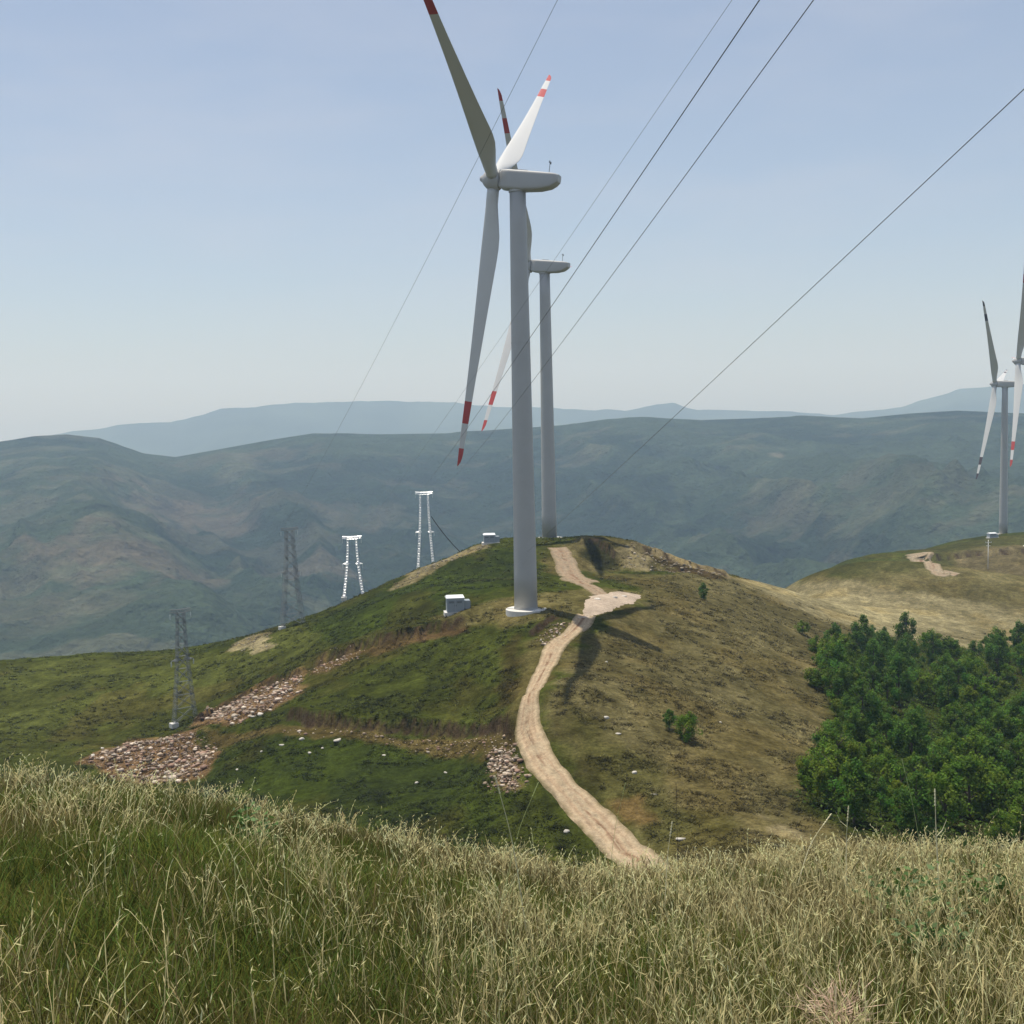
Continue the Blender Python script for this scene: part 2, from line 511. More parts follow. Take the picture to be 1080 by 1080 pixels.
def ribbon(name, pl_world, widths, mat, step=0.35, nc=33, lift=0.08, seed=0, tint=None):
    P = catmull(pl_world[:, :2], 24)
    L = np.concatenate([[0], np.cumsum(np.linalg.norm(np.diff(P, axis=0), axis=1))])
    s = np.arange(0, L[-1], step)
    X = np.interp(s, L, P[:, 0]); Y = np.interp(s, L, P[:, 1])
    W = np.interp(s / L[-1], np.linspace(0, 1, len(widths)), widths)
    tx = np.gradient(X); ty = np.gradient(Y); n = np.hypot(tx, ty); nx, ny = -ty / n, tx / n
    wl = W * (0.5 + 0.34 * fbm(s / 6.0, s * 0 + seed, 5, 71 + seed, .55)); wr = W * (0.5 + 0.34 * fbm(s / 6.0, s * 0 + seed + 9, 5, 91 + seed, .55))
    u = np.linspace(-1, 1, nc)
    off = np.where(u[None] < 0, u[None] * wr[:, None], u[None] * wl[:, None])
    x = X[:, None] + nx[:, None] * off; y = Y[:, None] + ny[:, None] * off
    z = height(x.ravel(), y.ravel()).reshape(x.shape) + lift
    rut = np.exp(-((np.abs(u) - 0.42) / 0.12) ** 2)[None]
    z += -0.035 * rut + 0.04 * fbm(x.ravel() / 0.8, y.ravel() / 0.8, 3, 5).reshape(x.shape)
    z[:, 0] -= lift + 0.06; z[:, -1] -= lift + 0.06
    base = C_(.46, .365, .24) if tint is None else tint
    mid = np.exp(-(u / 0.18) ** 2)[None, :, None]; edge = sstep(0.58, 1.0, np.abs(u))[None, :, None]
    S2 = np.repeat(s[:, None], nc, 1).ravel(); U2 = np.repeat(u[None], len(s), 0).ravel()
    nse = fbm(x.ravel() / 1.2, y.ravel() / 1.2, 5, 15 + seed, .65).reshape(x.shape)[..., None]
    streak = fbm(S2 / 7.0, U2 * 5.5, 4, 25 + seed, .65).reshape(x.shape)[..., None]      # wheel marks run along the road
    col = base * (1 + 0.7 * nse + 0.8 * streak)
    gs = sstep(-.14, .12, nse * .6 + streak * .7 + .02)
    k_ = np.clip(.6 * mid + .25 * rut[..., None] + .30, 0, .9) * gs
    col = col * (1 - k_) + C_(.17, .095, .055) * k_
    ed = edge * np.clip(.75 + 2.2 * nse, 0, 1)
    col = col * (1 - ed) + C_(.13, .11, .055) * (1 + nse) * ed
    me = np_mesh(name, np.stack([x, y, z], -1).reshape(-1, 3), grid_faces(len(s), nc), np.clip(col, .01, .7).reshape(-1, 3))
    o = link(name, me, mat, smooth=True)
    return tag(o, kind='structure')


DIRT = attr_mat('packed_dirt', noise=((1.2, .75, 1.2), (5.0, .8, 1.2)), bump=((2.5, 0.8, 0.15), (9, 0.6, 0.05)), rough=1.0, spec=0.0)
rp = hits([(618, 648), (612, 656), (604, 664), (590, 680), (577, 704), (566, 728), (557, 752), (556, 768), (564, 790), (584, 818), (610, 845), (638, 874), (662, 902)])
e = rp[-1] - rp[-2]; e /= np.linalg.norm(e)
rp = np.vstack([rp, rp[-1] + e * 8, rp[-1] + e * 18])
ribbon('dirt_road', rp, [3.2, 3.1, 2.9, 2.7, 2.6, 2.5, 2.6, 2.8, 3.0, 3.2, 3.4, 3.5, 3.5, 3.5], DIRT, seed=1)
ribbon('dirt_track', hits([(588, 577), (593, 584), (597, 592), (600, 601), (607, 609), (613, 616)]), [4.5, 5.5, 5.5, 6, 7, 4], DIRT, seed=3, tint=C_(.34, .27, .185))
ribbon('dirt_track', hits([(604, 611), (614, 616), (626, 622), (636, 630)]), [3.5, 3.2, 3.2, 4], DIRT, seed=5, tint=C_(.34, .27, .185), lift=0.08)
ribbon('dirt_track', hits([(965, 587), (972, 593), (985, 599), (1000, 605), (1010, 608)]), [9, 8, 6, 5, 4], DIRT, seed=6, tint=C_(.36, .30, .21))


def patch(name, pl, mat, tint, lift=0.07, seed=0, step=0.6):
    w = hits(pl)[:, :2]
    lo = w.min(0); hi = w.max(0)
    xs = np.arange(lo[0], hi[0], step); ys = np.arange(lo[1], hi[1], step)
    X, Y = np.meshgrid(xs, ys); x = X.ravel(); y = Y.ravel()
    d, _, _ = seg_dist(x, y, w, True)
    sd = np.where(inside(x, y, w), d, -d) + 1.2 * fbm(x / 2, y / 2, 3, seed)
    z = height(x, y) + lift - 0.25 * sstep(0.5, -0.5, sd)
    f = grid_faces(len(ys), len(xs)); f = f[(sd[f] > -0.5).all(1)]
    used = np.unique(f); remap = np.full(len(x), -1); remap[used] = np.arange(len(used))
    col = tint * (1 + 0.5 * fbm(x / 2.5, y / 2.5, 4, seed + 3))[:, None]
    o = link(name, np_mesh(name, np.stack([x, y, z], 1)[used], remap[f], np.clip(col[used], 0.01, .7)), mat, smooth=True)
    return tag(o, kind='structure')


patch('gravel_pad', [(622, 629), (650, 626), (676, 629), (672, 637), (645, 645), (622, 652), (610, 652), (614, 640)], DIRT, C_(.40, .325, .25), lift=0.1, seed=4)


# ------------------------------------------------------------------ hills and far mountains
def sil(pts, Rr):
    d = np.array([ray(*p) for p in pts])
    th = np.arctan2(d[:, 0], d[:, 1]); t = d[:, 2] / np.hypot(d[:, 0], d[:, 1])
    return th, t * Rr


HR = 2600.0
hth, hz = sil([(-900, 500), (-400, 470), (-150, 480), (0, 466), (35, 460), (70, 458), (105, 462), (150, 478), (185, 482), (230, 474), (285, 464), (330, 457),
               (400, 458), (470, 457), (540, 452), (590, 449), (640, 442), (680, 440), (740, 443), (800, 441), (850, 439), (910, 441), (960, 436), (1010, 433),
               (1080, 436), (1250, 430), (1600, 450), (2200, 440)], HR)
th = np.radians(np.linspace(-52, 52, 900)); rr = np.concatenate([np.linspace(560, 1000, 50)[:-1], np.linspace(1000, 2700, 430), np.linspace(2720, 3900, 60)])
T2, R2 = np.meshgrid(th, rr)
hx = (R2 * np.sin(T2)).ravel(); hy = (R2 * np.cos(T2)).ravel(); tr = T2.ravel(); r2 = R2.ravel()
zr = np.interp(tr, hth, hz)
t = np.clip((r2 - 950) / (HR - 950), 0, 1)
wx = hx + 160 * fbm(hx / 500, hy / 500, 3, 101); wy = hy + 160 * fbm(hx / 500, hy / 500, 3, 131)
sp = ridged((wx * 0.92 + wy * 0.38) / 330, (wy * 0.92 - wx * 0.38) / 1700, 4, 111) - 0.55
sp2 = ridged((wx * 0.7 - wy * 0.7) / 190, (wy * 0.7 + wx * 0.7) / 420, 4, 117) - 0.55
env = np.sin(PI * np.clip(t, 0, 1) ** 0.8)
hzv = -250 + (zr + 250) * (0.25 * t + 0.75 * t ** 1.25)
hzv = hzv + env * (165 * sp + 62 * sp2 + 20 * (ridged((wx * .9 - wy * .4) / 85, (wy * .9 + wx * .4) / 210, 3, 123) - .55)) + 22 * (1 - t) * fbm(hx / 120, hy / 120, 4, 141)
hzv = hzv + 7 * fbm(hx / 90, hy / 90, 4, 151) * np.clip(t * 2, 0.3, 1)
back = np.maximum(r2 - HR, 0)
hzv = np.where(r2 > HR, zr - back * 0.13 - 0.00004 * back ** 2 + 30 * fbm(hx / 300, hy / 300, 4, 161) * sstep(0, 300, back), hzv)
# nothing in front may rise above the skyline of the photograph
lim = zr * r2 / HR - 6 * (1 - t)
hzv = np.where(r2 < HR - 20, np.minimum(hzv, lim), hzv)
hn = fbm(hx / 420, hy / 300, 5, 171, 0.6); hn2 = fbm(wx / 130, wy / 60, 5, 181, 0.6); hn3 = fbm(hx / 28, hy / 28, 3, 187)
hc = np.tile(C_(.034, .050, .029), (len(hx), 1)) * (1 + 0.7 * hn2 + 0.4 * hn3)[:, None]
wood = sstep(-0.02, 0.10, -sp + 0.6 * hn + 0.3 * hn3)[:, None]
hc = hc * (1 - 0.75 * wood) + 0.75 * wood * C_(.011, .021, .013) * (1 + 1.2 * hn3)[:, None]
bare = (sstep(0.12, 0.26, hn2 + 0.45 * hn + 0.13 * sstep(0, -500, hx) - 0.02) * sstep(-1.2, .3, sp))[:, None] * 0.32
hc = hc * (1 - bare) + bare * C_(.125, .11, .075)


def hill_spot(px, py, rx, ry, c, op):
    """bare patch of the hillside, stretched along the slope"""
    global hc
    d = ray(px, py); k = np.argmin((hx / hy - d[0]) ** 2 + (hzv / hy - d[2]) ** 2)
    q = ((hx - hx[k]) / rx) ** 2 + ((hy - hy[k]) / ry) ** 2
    a = (sstep(1.5, 0.1, q + 2.6 * hn2 + 2.4 * hn3) * op * .45)[:, None]
    hc = hc * (1 - a) + a * c * .62


for s_ in [(200, 545, 130, 130, (.26, .20, .15), .8), (130, 575, 110, 100, (.25, .18, .14), .7), (290, 530, 150, 60, (.24, .20, .15), .8), (60, 600, 120, 80, (.21, .17, .12), .6),
           (330, 595, 60, 60, (.26, .22, .17), .8), (126, 668, 16, 3, (.36, .33, .26), .7), (330, 500, 150, 120, (.2, .165, .12), .6), (60, 640, 120, 60, (.17, .15, .10), .6),
           (820, 480, 14, 26, (.42, .36, .27), .9), (790, 470, 60, 30, (.34, .29, .21), .8), (640, 460, 14, 16, (.36, .32, .25), .8), (900, 505, 90, 60, (.19, .165, .12), .6),
           (700, 575, 6, 5, (.30, .26, .2), .6), (775, 567, 9, 9, (.38, .34, .27), .8), (830, 520, 80, 100, (.17, .15, .10), .6), (250, 480, 150, 60, (.21, .17, .12), .6),
           (380, 545, 100, 60, (.19, .17, .12), .7), (950, 520, 90, 70, (.15, .14, .09), .6)]:
    hill_spot(*s_[:4], C_(*s_[4]), s_[5])
hc = np.clip(hc, 0.008, 0.6)
o = link('hills', np_mesh('hills', np.stack([hx, hy, hzv], 1), grid_faces(len(rr), len(th)), hc),
         attr_mat('hillside', noise=((0.03, .75, 1.25), (0.14, .7, 1.3)), bump=((0.03, 0.9, 14.0), (0.11, 1.0, 7.0)), rough=1.0, spec=0.0), smooth=True)
tag(o, kind='structure')

MR = 7000.0
mth, mz = sil([(-700, 470), (-200, 462), (0, 466), (40, 462), (75, 455), (110, 451), (145, 446), (180, 445), (215, 438), (232, 431), (270, 429), (310, 425), (360, 424), (420, 423),
               (480, 425), (520, 429), (600, 431), (660, 433), (690, 427), (710, 425), (735, 432), (790, 433), (850, 435), (880, 437), (920, 433), (950, 430), (980, 420), (1010, 411),
               (1040, 408), (1080, 405), (1200, 398), (1500, 425), (2000, 430)], MR)
th = np.radians(np.linspace(-52, 52, 700)); rr = np.linspace(4300, 9000, 70)
rr = np.sort(np.append(rr, MR))
T2, R2 = np.meshgrid(th, rr); mx_ = (R2 * np.sin(T2)).ravel(); my_ = (R2 * np.cos(T2)).ravel(); r2 = R2.ravel()
zr = np.interp(T2.ravel(), mth, mz) + 14 * fbm(T2.ravel() * 60, T2.ravel() * 0, 4, 201)
t = np.clip((r2 - 4300) / (MR - 4300), 0, 1)
zz = -520 + (zr + 520) * t ** 1.15 + np.sin(PI * t) * (260 * (ridged(mx_ / 900, my_ / 2600, 4, 211) - .6))
zz = np.where(r2 < MR - 1, np.minimum(zz, zr * r2 / MR - 10), zz)
zz = np.where(r2 > MR + 1, zr - (r2 - MR) * 0.25, zz)
mc = np.tile(C_(.06, .08, .06), (len(mx_), 1)) * (1 + fbm(mx_ / 400, my_ / 400, 4, 221))[:, None]
o = link('mountains', np_mesh('mountains', np.stack([mx_, my_, zz], 1), grid_faces(len(rr), len(th)), mc), attr_mat('far_slopes', noise=((.004, .8, 1.2),), rough=1.0, spec=0), smooth=True)
tag(o, kind='structure')

# ------------------------------------------------------------------ wind turbines
SUNV = np.array([-0.188, 0.15, 1.0]); SUNV /= np.linalg.norm(SUNV)
WHITE = paint('turbine_paint', (.43, .43, .415), rough=0.5, var=0.10, scale=0.35)
BLADE = paint('blade_gelcoat', (.57, .575, .56), rough=0.4, var=0.04, scale=0.5)
RED = paint('red_band', (.42, .045, .04), rough=0.45, var=0.1)
RED_SHADED = paint('shaded_red_band', (.05, .03, .035), rough=0.45, var=0.1)  # red band darkened, its shading painted into the colour
CONC = paint('pale_concrete', (.62, .60, .55), rough=0.9, var=0.15, scale=2, bump=.2)
DARKM = paint('dark_metal', (.08, .085, .09), rough=0.5, var=.1)


def blade_mesh(R, band):
    """blade along +Z, chord along X (leading edge at +X), thickness along Y"""
    fr = [0.03, 0.05, 0.08, 0.11, 0.15, 0.19, 0.23, 0.27, 0.32, 0.38, 0.45, 0.52, 0.60, 0.68, 0.735, 0.765, 0.8, 0.845, 0.89, 0.935, 0.965, 0.985, 0.996, 1.0]
    ch = np.interp(fr, [0, .04, .08, .15, .20, .25, .35, .5, .7, .9, .97, .99, 1], [1.8, 1.8, 1.95, 2.65, 3.0, 2.95, 2.5, 1.95, 1.35, .95, .72, .45, .12])
    th_ = np.interp(fr, [0, .05, .15, .25, .5, 1], [1.8, 1.78, 1.15, .75, .38, .06])
    le = np.interp(fr, [0, .05, .15, .25, .5, .9, 1], [.9, .9, .98, .95, .72, .42, .22])
    seg = 24; bm = bmesh.new(); rings = []
    for i, f in enumerate(fr):
        ring = []
        tw = math.radians(14 * max(0, 1 - f * 1.6) ** 1.5)
        circ = 1 - float(sstep(.05, .2, f))
        for k in range(seg):
            a = 2 * PI * k / seg
            cx_, cy_ = 0.5 * math.cos(a), 0.5 * math.sin(a)
            u = 0.5 - cx_                                    # 0 leading edge, 1 trailing
            foil = math.copysign(1, math.sin(a)) * 0.5 * 2.6 * (0.2969 * math.sqrt(max(u, 0)) - .126 * u - .3516 * u * u + .2843 * u ** 3 - .1015 * u ** 4) * 1.28
            y = (circ * cy_ + (1 - circ) * foil) * th_[i]
            x = le[i] - u * ch[i]
            X = x * math.cos(tw) - y * math.sin(tw); Yv = x * math.sin(tw) + y * math.cos(tw)
            ring.append(bm.verts.new((X + 0.9 * f ** 2.5, Yv, f * R)))
        rings.append(ring)
    for i in range(len(fr) - 1):
        red = (0.765 <= fr[i] < 0.845 - 1e-6) or fr[i] >= 0.935 - 1e-6
        for k in range(seg):
            fc = bm.faces.new((rings[i][k], rings[i][(k + 1) % seg], rings[i + 1][(k + 1) % seg], rings[i + 1][k]))
            fc.material_index = 1 if red else 0
    bm.faces.new(rings[0][::-1]); bm.faces.new(rings[-1])
    me = bm_mesh('blade', bm); me.materials.append(BLADE); me.materials.append(band)
    me.polygons.foreach_set('use_smooth', np.ones(len(me.polygons), bool))
    return me


def nacelle_mesh(L=8.8):
    """along -X from the hub (X = 0) to the tail"""
    st = [(-0.95, 1.0, 1.1, .05), (-1.4, 1.4, 1.38, .05), (-2.4, 1.55, 1.45, .04), (-5.0, 1.58, 1.42, .05), (-7.2, 1.55, 1.30, .14), (-8.7, 1.48, 1.08, .32), (-9.4, 1.35, .82, .52), (-9.9, 1.1, .52, .72)]
    bm = bmesh.new(); rings = []; seg = 28
    for x, w, h, dz in st:
        ring = []
        for k in range(seg):
            a = 2 * PI * k / seg; c, s = math.cos(a), math.sin(a)
            ring.append(bm.verts.new((x, w * math.copysign(abs(c) ** .28, c), dz + h * math.copysign(abs(s) ** .28, s))))
        rings.append(ring)
    for a, b in zip(rings, rings[1:]):
        for k in range(seg): bm.faces.new((a[k], a[(k + 1) % seg], b[(k + 1) % seg], b[k]))
    bm.faces.new(rings[0][::-1]); bm.faces.new(rings[-1])
    return bm_mesh('nacelle', bm)


def turbine(hubpx, D, phi, a, tilt, cone, R, label, band=RED, base_z=None, overhang=4.0):
    """rotor faces left; hub placed at its true distance, tower straight down to the land"""
    hub = Vector(at(*hubpx, D)); a = math.radians(a); tilt = math.radians(tilt)
    n = Vector((-math.cos(a), math.sin(a), 0))
    tw = hub - n * overhang
    zb = h1(tw.x, tw.y) if base_z is None else base_z
    root = empty('wind_turbine', (tw.x, tw.y, zb)); tag(root, label, 'wind turbine', 'white wind turbines on the ridge')
    H = hub.z - zb - math.sin(tilt) * overhang
    bm = bmesh.new()
    prof = [(3.1, -1.2), (3.1, 0.10), (3.05, 0.14), (1.95, 0.16)]; lathe(bm, prof, 48)
    link('foundation', bm_mesh('foundation', bm), CONC, root)
    bm = bmesh.new(); prof = []
    top = H - 1.3
    for k, f in enumerate(np.linspace(0, 1, 13)):
        r = 1.78 + (1.2 - 1.78) * f ** 1.05
        prof += [(r, 0.2 + (top - .2) * f)]
    lathe(bm, prof, 56)
    tower = link('tower', bm_mesh('tower', bm), WHITE, root, True)
    for f in (0.0, .31, .64):
        bm = bmesh.new()
        r = 1.78 + (1.2 - 1.78) * f ** 1.05; z = .2 + (top - .2) * f
        lathe(bm, [(r + .012, z + .02), (r + .03, z + .03), (r + .03, z + .15), (r + .012, z + .16)], 48)
        link('flange', bm_mesh('flange', bm), WHITE, tower)
    bm = bmesh.new(); lathe(bm, [(1.3, top - .35), (1.34, top - .3), (1.34, top + .3), (1.2, top + .34)], 40)
    link('yaw_ring', bm_mesh('yaw_ring', bm), WHITE, root)
    # head frame: X along the nose axis
    M = Matrix.Rotation(math.atan2(n.y, n.x), 4, 'Z') @ Matrix.Rotation(-tilt, 4, 'Y')
    loc = Vector((n.x * overhang, n.y * overhang, hub.z - zb))
    M = Matrix.Translation(loc) @ M

    def put(name, me, mat, parent=root, smooth=False, X=Matrix.Identity(4)):
        o = link(name, me, mat, parent, smooth); o.matrix_local = M @ X if parent is root else X
        return o
    nac = put('nacelle', nacelle_mesh(), WHITE, smooth=True)
    md = nac.modifiers.new('edge', 'EDGE_SPLIT'); md.split_angle = math.radians(38)
    bm = bmesh.new(); add_box(bm, (-4.3, 0, 1.52), (1.7, 1.3, .22), .04); put('roof_hatch', bm_mesh('roof_hatch', bm), WHITE, nac)
    bm = bmesh.new(); add_tube(bm, [(-8.3, .3, 1.25), (-8.3, .3, 3.2)], .05, 6); add_tube(bm, [(-8.3, -.25, 2.85), (-8.3, .85, 2.85)], .04, 6)
    add_tube(bm, [(-8.3, -.25, 2.8), (-8.3, -.25, 3.1)], .09, 6); add_tube(bm, [(-8.3, .85, 2.8), (-8.3, .85, 3.1)], .06, 6)
    put('wind_vane_mast', bm_mesh('wind_vane_mast', bm), DARKM, nac)
    bm = bmesh.new(); lathe(bm, [(1.25, -1.0), (1.5, -.9), (1.62, -.3), (1.6, .4), (1.4, 1.0), (.95, 1.5), (.55, 1.75), (.42, 2.0), (.3, 2.15), (.05, 2.2)], 40)
    me = bm_mesh('hub', bm); me.transform(Matrix.Rotation(PI / 2, 4, 'Y'))
    hubo = put('hub', me, WHITE, smooth=True)
    md = hubo.modifiers.new('edge', 'EDGE_SPLIT'); md.split_angle = math.radians(50)
    bme = blade_mesh(R, band)
    u = Vector((-math.sin(a), -math.cos(a), 0))
    # sign of the turn about the nose axis that carries "up" towards u
    Mi = M.to_3x3().inverted(); ul = Mi @ u; sgn = 1 if ul.y > 0 else -1
    for k in range(3):
        ang = math.radians(phi) + k * 2 * PI / 3
        o = link('blade', bme, None, hubo)
        o.matrix_local = Matrix.Rotation(-sgn * ang, 4, 'X') @ Matrix.Rotation(math.radians(cone), 4, 'Y') @ Matrix.Rotation(math.radians(6), 4, 'Z')
    return root


TURB = [
    turbine((521.2, 189.5), 179, 64.4, 14.2, 7.5, 1.5, 43.5, 'tallest and nearest wind turbine, standing beside the dirt road on the grassy ridge', overhang=3.55),
    turbine((557, 280.5), 280, 36, 18.7, 6.5, 1.2, 42.3, 'second wind turbine, on the knoll directly behind the tallest one'),
    turbine((1049.5, 405), 510, 39.3, 31.5, 3.1, 2.0, 43.4, 'small distant wind turbine with dark banded blade tips, whole on the far right knoll', RED_SHADED),
    turbine((1074, 381), 450, 34.2, 21, 2.9, 0, 43.5, 'wind turbine cut by the right edge of the picture, only hub and red-tipped blades showing', overhang=5.6),
]

# ------------------------------------------------------------------ transformer cabinets
CABW = paint('cabinet_panel', (.36, .40, .43), rough=.5, var=.08, scale=2); CABR = paint('cabinet_roof', (.72, .74, .75), rough=.5, var=.06)
CABD = paint('cabinet_door', (.28, .32, .35), rough=.5, var=.08); VENT = paint('vent_dark', (.10, .11, .12), rough=.6)


def cabinet(px, py, label, rz, s=1.0, w=2.7, d=2.2, h=2.2, side=True):
    p = hit(px, py); z = h1(p[0], p[1])
    root = empty('transformer_cabinet', (p[0], p[1], z), rz); root.scale = (s, s, s)
    tag(root, label, 'cabinet', 'transformer cabinets beside the turbines')
    bm = bmesh.new(); add_box(bm, (0.35, 0, -.1), (w + 1.5, d + .3, .7), .03); link('plinth', bm_mesh('p', bm), CONC, root)
    bm = bmesh.new(); add_box(bm, (0, 0, .25 + h / 2), (w, d, h), .03); link('body', bm_mesh('b', bm), CABW, root)
    bm = bmesh.new()
    vs = [(-w / 2 - .12, -d / 2 - .12, .25 + h), (w / 2 + .12, -d / 2 - .12, .25 + h), (w / 2 + .12, d / 2 + .12, .25 + h), (-w / 2 - .12, d / 2 + .12, .25 + h)]
    lo = [bm.verts.new(v) for v in vs]; mi = [bm.verts.new((x, y, zz + .1)) for x, y, zz in vs]; hi = [bm.verts.new((x * .9, y * .25, zz + .42)) for x, y, zz in vs]
    for A, B in ((lo, mi), (mi, hi)):
        for k in range(4): bm.faces.new((A[k], A[(k + 1) % 4], B[(k + 1) % 4], B[k]))
    bm.faces.new(lo[::-1]); bm.faces.new(hi); link('roof', bm_mesh('r', bm), CABR, root)
    for sx in (-1, 1):
        bm = bmesh.new(); add_box(bm, (sx * w * .235, -d / 2 - .02, .25 + h * .48), (w * .44, .05, h * .82), .01); dr = link('door', bm_mesh('d', bm), CABD, root)
        bm = bmesh.new(); add_box(bm, (sx * .12, -d / 2 - .07, .25 + h * .5), (.05, .06, .25)); link('handle', bm_mesh('h', bm), DARKM, dr)
        bm = bmesh.new()
        for k in range(5): add_box(bm, (sx * w * .235, -d / 2 - .06, .25 + h * (.68 + .03 * k)), (w * .3, .03, .03))
        link('vent', bm_mesh('v', bm), VENT, dr)
    if side:
        bm = bmesh.new(); add_box(bm, (w / 2 + .52, .1, .25 + h * .4), (1.0, d * .8, h * .8), .03)
        for k in range(6): add_box(bm, (w / 2 + 1.05, -d * .28 + k * d * .14, .25 + h * .42), (.12, .05, h * .6))
        link('cooling_fins', bm_mesh('c', bm), CABD, root)
    return root


cabinet(480, 648, 'grey transformer cabinet with pale roof left of the nearest turbine base', math.radians(8))
cabinet(516, 573, 'small cabinet on the skyline by the second turbine', math.radians(5), w=2.6, h=1.7)
cabinet(1046, 567, 'tiny pale cabinet at the foot of the distant turbine', math.radians(10), w=3.0, h=1.5)

# ------------------------------------------------------------------ lattice pylons
GALV = paint('galvanised_steel', (.80, .81, .82), rough=.38, metal=.4, var=.1, scale=4)  # pale tone carries part of the sun glint
GALVD = paint('unlit_steel', (.16, .18, .19), rough=.7, metal=.3, var=.15, scale=4)  # darker copy of the steel, lack of sun glint put into its colour
GLASS = paint('insulator_glass', (.45, .5, .5), rough=.2, var=.1)
NG = (-0.08, -0.63, 0.77)


def pylon(loc, rz, Ht, label, mat, base=4.4, neck=1.9, cw=.5, th=1.0, brace=False):
    """two braced lattice columns under a double cross-beam"""
    root = empty('lattice_pylon', loc, rz); tag(root, label, 'pylon', 'lattice pylons of the power line')
    zt = Ht - .35
    off = lambda z: 0.5 * (neck + (base - neck) * max(0, 1 - z / zt) ** 1.6)
    wid = lambda z: cw * (.75 + .55 * max(0, 1 - z / zt))
    nz = int(Ht / .62)
    for sx in (-1, 1):
        bm = bmesh.new(); zs = [zt * k / nz for k in range(nz + 1)]
        for ex in (-1, 1):
            for ey in (-1, 1):
                for z0, z1 in zip([-3.0] + zs, zs):
                    add_strip(bm, (sx * off(max(z0, 0)) + ex * wid(z0) / 2, ey * wid(z0) / 2, z0), (sx * off(z1) + ex * wid(z1) / 2, ey * wid(z1) / 2, z1), .07 * th, .07, (0, 1, 0))
        for i, (z0, z1) in enumerate(zip(zs, zs[1:])):
            q = (-1) ** i
            for ey in (-1, 1):
                a = (sx * off(z0) - q * wid(z0) / 2, ey * wid(z0) / 2, z0); b = (sx * off(z1) + q * wid(z1) / 2, ey * wid(z1) / 2, z0 + (z1 - z0) * .62)
                add_strip(bm, a, b, .15 * th, .02, NG)
                add_strip(bm, (sx * off(z1) - wid(z1) / 2, ey * wid(z1) / 2, z1 - .1), (sx * off(z1) + wid(z1) / 2, ey * wid(z1) / 2, z1 - .1), .13 * th, .02, NG)
            add_strip(bm, (sx * off(z0) + q * wid(z0) / 2, -wid(z0) / 2, z0), (sx * off(z1) + q * wid(z1) / 2, wid(z1) / 2, z1), .07 * th, .02, NG)
        link('column', bm_mesh('column', bm), mat, root)
        bm = bmesh.new(); add_box(bm, (sx * base / 2, 0, -.25), (1.2, 1.2, .8), .04); link('footing', bm_mesh('footing', bm), CONC, root)
    if brace:
        bm = bmesh.new(); zs = [zt * (1 - (1 - k / 9) ** 1.15) for k in range(10)]
        for ey in (-1, 1):
            for z0, z1 in zip(zs, zs[1:]):
                for q in (-1, 1): add_strip(bm, (q * off(z0), ey * wid(z0) / 2, z0), (-q * off(z1), ey * wid(z1) / 2, z1), .07, .03, NG)
                add_strip(bm, (-off(z1), ey * wid(z1) / 2, z1), (off(z1), ey * wid(z1) / 2, z1), .06, .03, NG)
        link('bracing', bm_mesh('bracing', bm), mat, root)
    for z, span, dz in ((zt, neck / 2 + 1.15, .55), (Ht * .55, neck / 2 + 1.0, .35)):
        if z == zt:
            bm = bmesh.new()
            for ey in (-1, 1):
                for zz in (z, z + dz):
                    add_strip(bm, (-span, ey * .25, zz + (.25 if zz == z else .1)), (-neck / 2, ey * .25, zz), .15 * th, .04, NG); add_strip(bm, (span, ey * .25, zz + (.25 if zz == z else .1)), (neck / 2, ey * .25, zz), .15 * th, .04, NG)
                    add_strip(bm, (-neck / 2, ey * .25, zz), (neck / 2, ey * .25, zz), .16 * th, .04, NG)
                n = 12
                for k in range(n):
                    x0 = -span + 2 * span * k / n; x1 = -span + 2 * span * (k + 1) / n
                    add_strip(bm, (x0, ey * .25, z + (dz if k % 2 else .0) + .06), (x1, ey * .25, z + (.0 if k % 2 else dz) + .06), .11 * th, .03, NG)
            for k in range(9):
                x0 = -span + 2 * span * k / 8; add_strip(bm, (x0, -.25, z + .3), (x0, .25, z + .3), .12 * th, .03, NG)
            arm = link('crossarm', bm_mesh('crossarm', bm), mat, root)
            tips = [(-span, z), (span, z)]
        else:
            o_ = off(z); arm = None; tips = []
            for sx in (-1, 1):
                bm = bmesh.new()
                for ey in (-1, 1):
                    add_strip(bm, (sx * (o_ - .2), ey * .25, z), (sx * (o_ + .95), 0, z + .15), .15 * th, .03, NG); add_strip(bm, (sx * (o_ - .2), ey * .25, z + .5), (sx * (o_ + .95), 0, z + .17), .15 * th, .03, NG)
                    add_strip(bm, (sx * (o_ + .3), ey * .18, z + .05), (sx * (o_ + .3), ey * .18, z + .4), .10 * th, .03, NG)
                add_strip(bm, (sx * (o_ - .5), -.3, z + .25), (sx * (o_ + .5), -.3, z + .3), .25 * th, .03, NG)
                am = link('bracket', bm_mesh('bracket', bm), mat, root)
                tips.append((sx * (o_ + .95), z + .15))
        for (tx, tz), par in zip(tips, [arm, arm] if arm else [am, am]):
            bm = bmesh.new(); prof = [(.03, tz), (.03, tz - .2)]
            for k in range(5): prof += [(.12, tz - .22 - .15 * k), (.12, tz - .26 - .15 * k), (.04, tz - .28 - .15 * k), (.04, tz - .34 - .15 * k)]
            lathe(bm, prof, 10)
            me = bm_mesh('insulator', bm); me.transform(Matrix.Translation((tx, 0, 0))); link('insulator', me, GLASS, par)
    return root


def pylon_at(px, pytop, Y, rz, label, mat, **kw):
    top = at(px, pytop, Y); zb = h1(top[0], top[1])
    pylon((top[0], top[1], zb), rz, top[2] - zb, label, mat, **kw)
    return Vector(top)


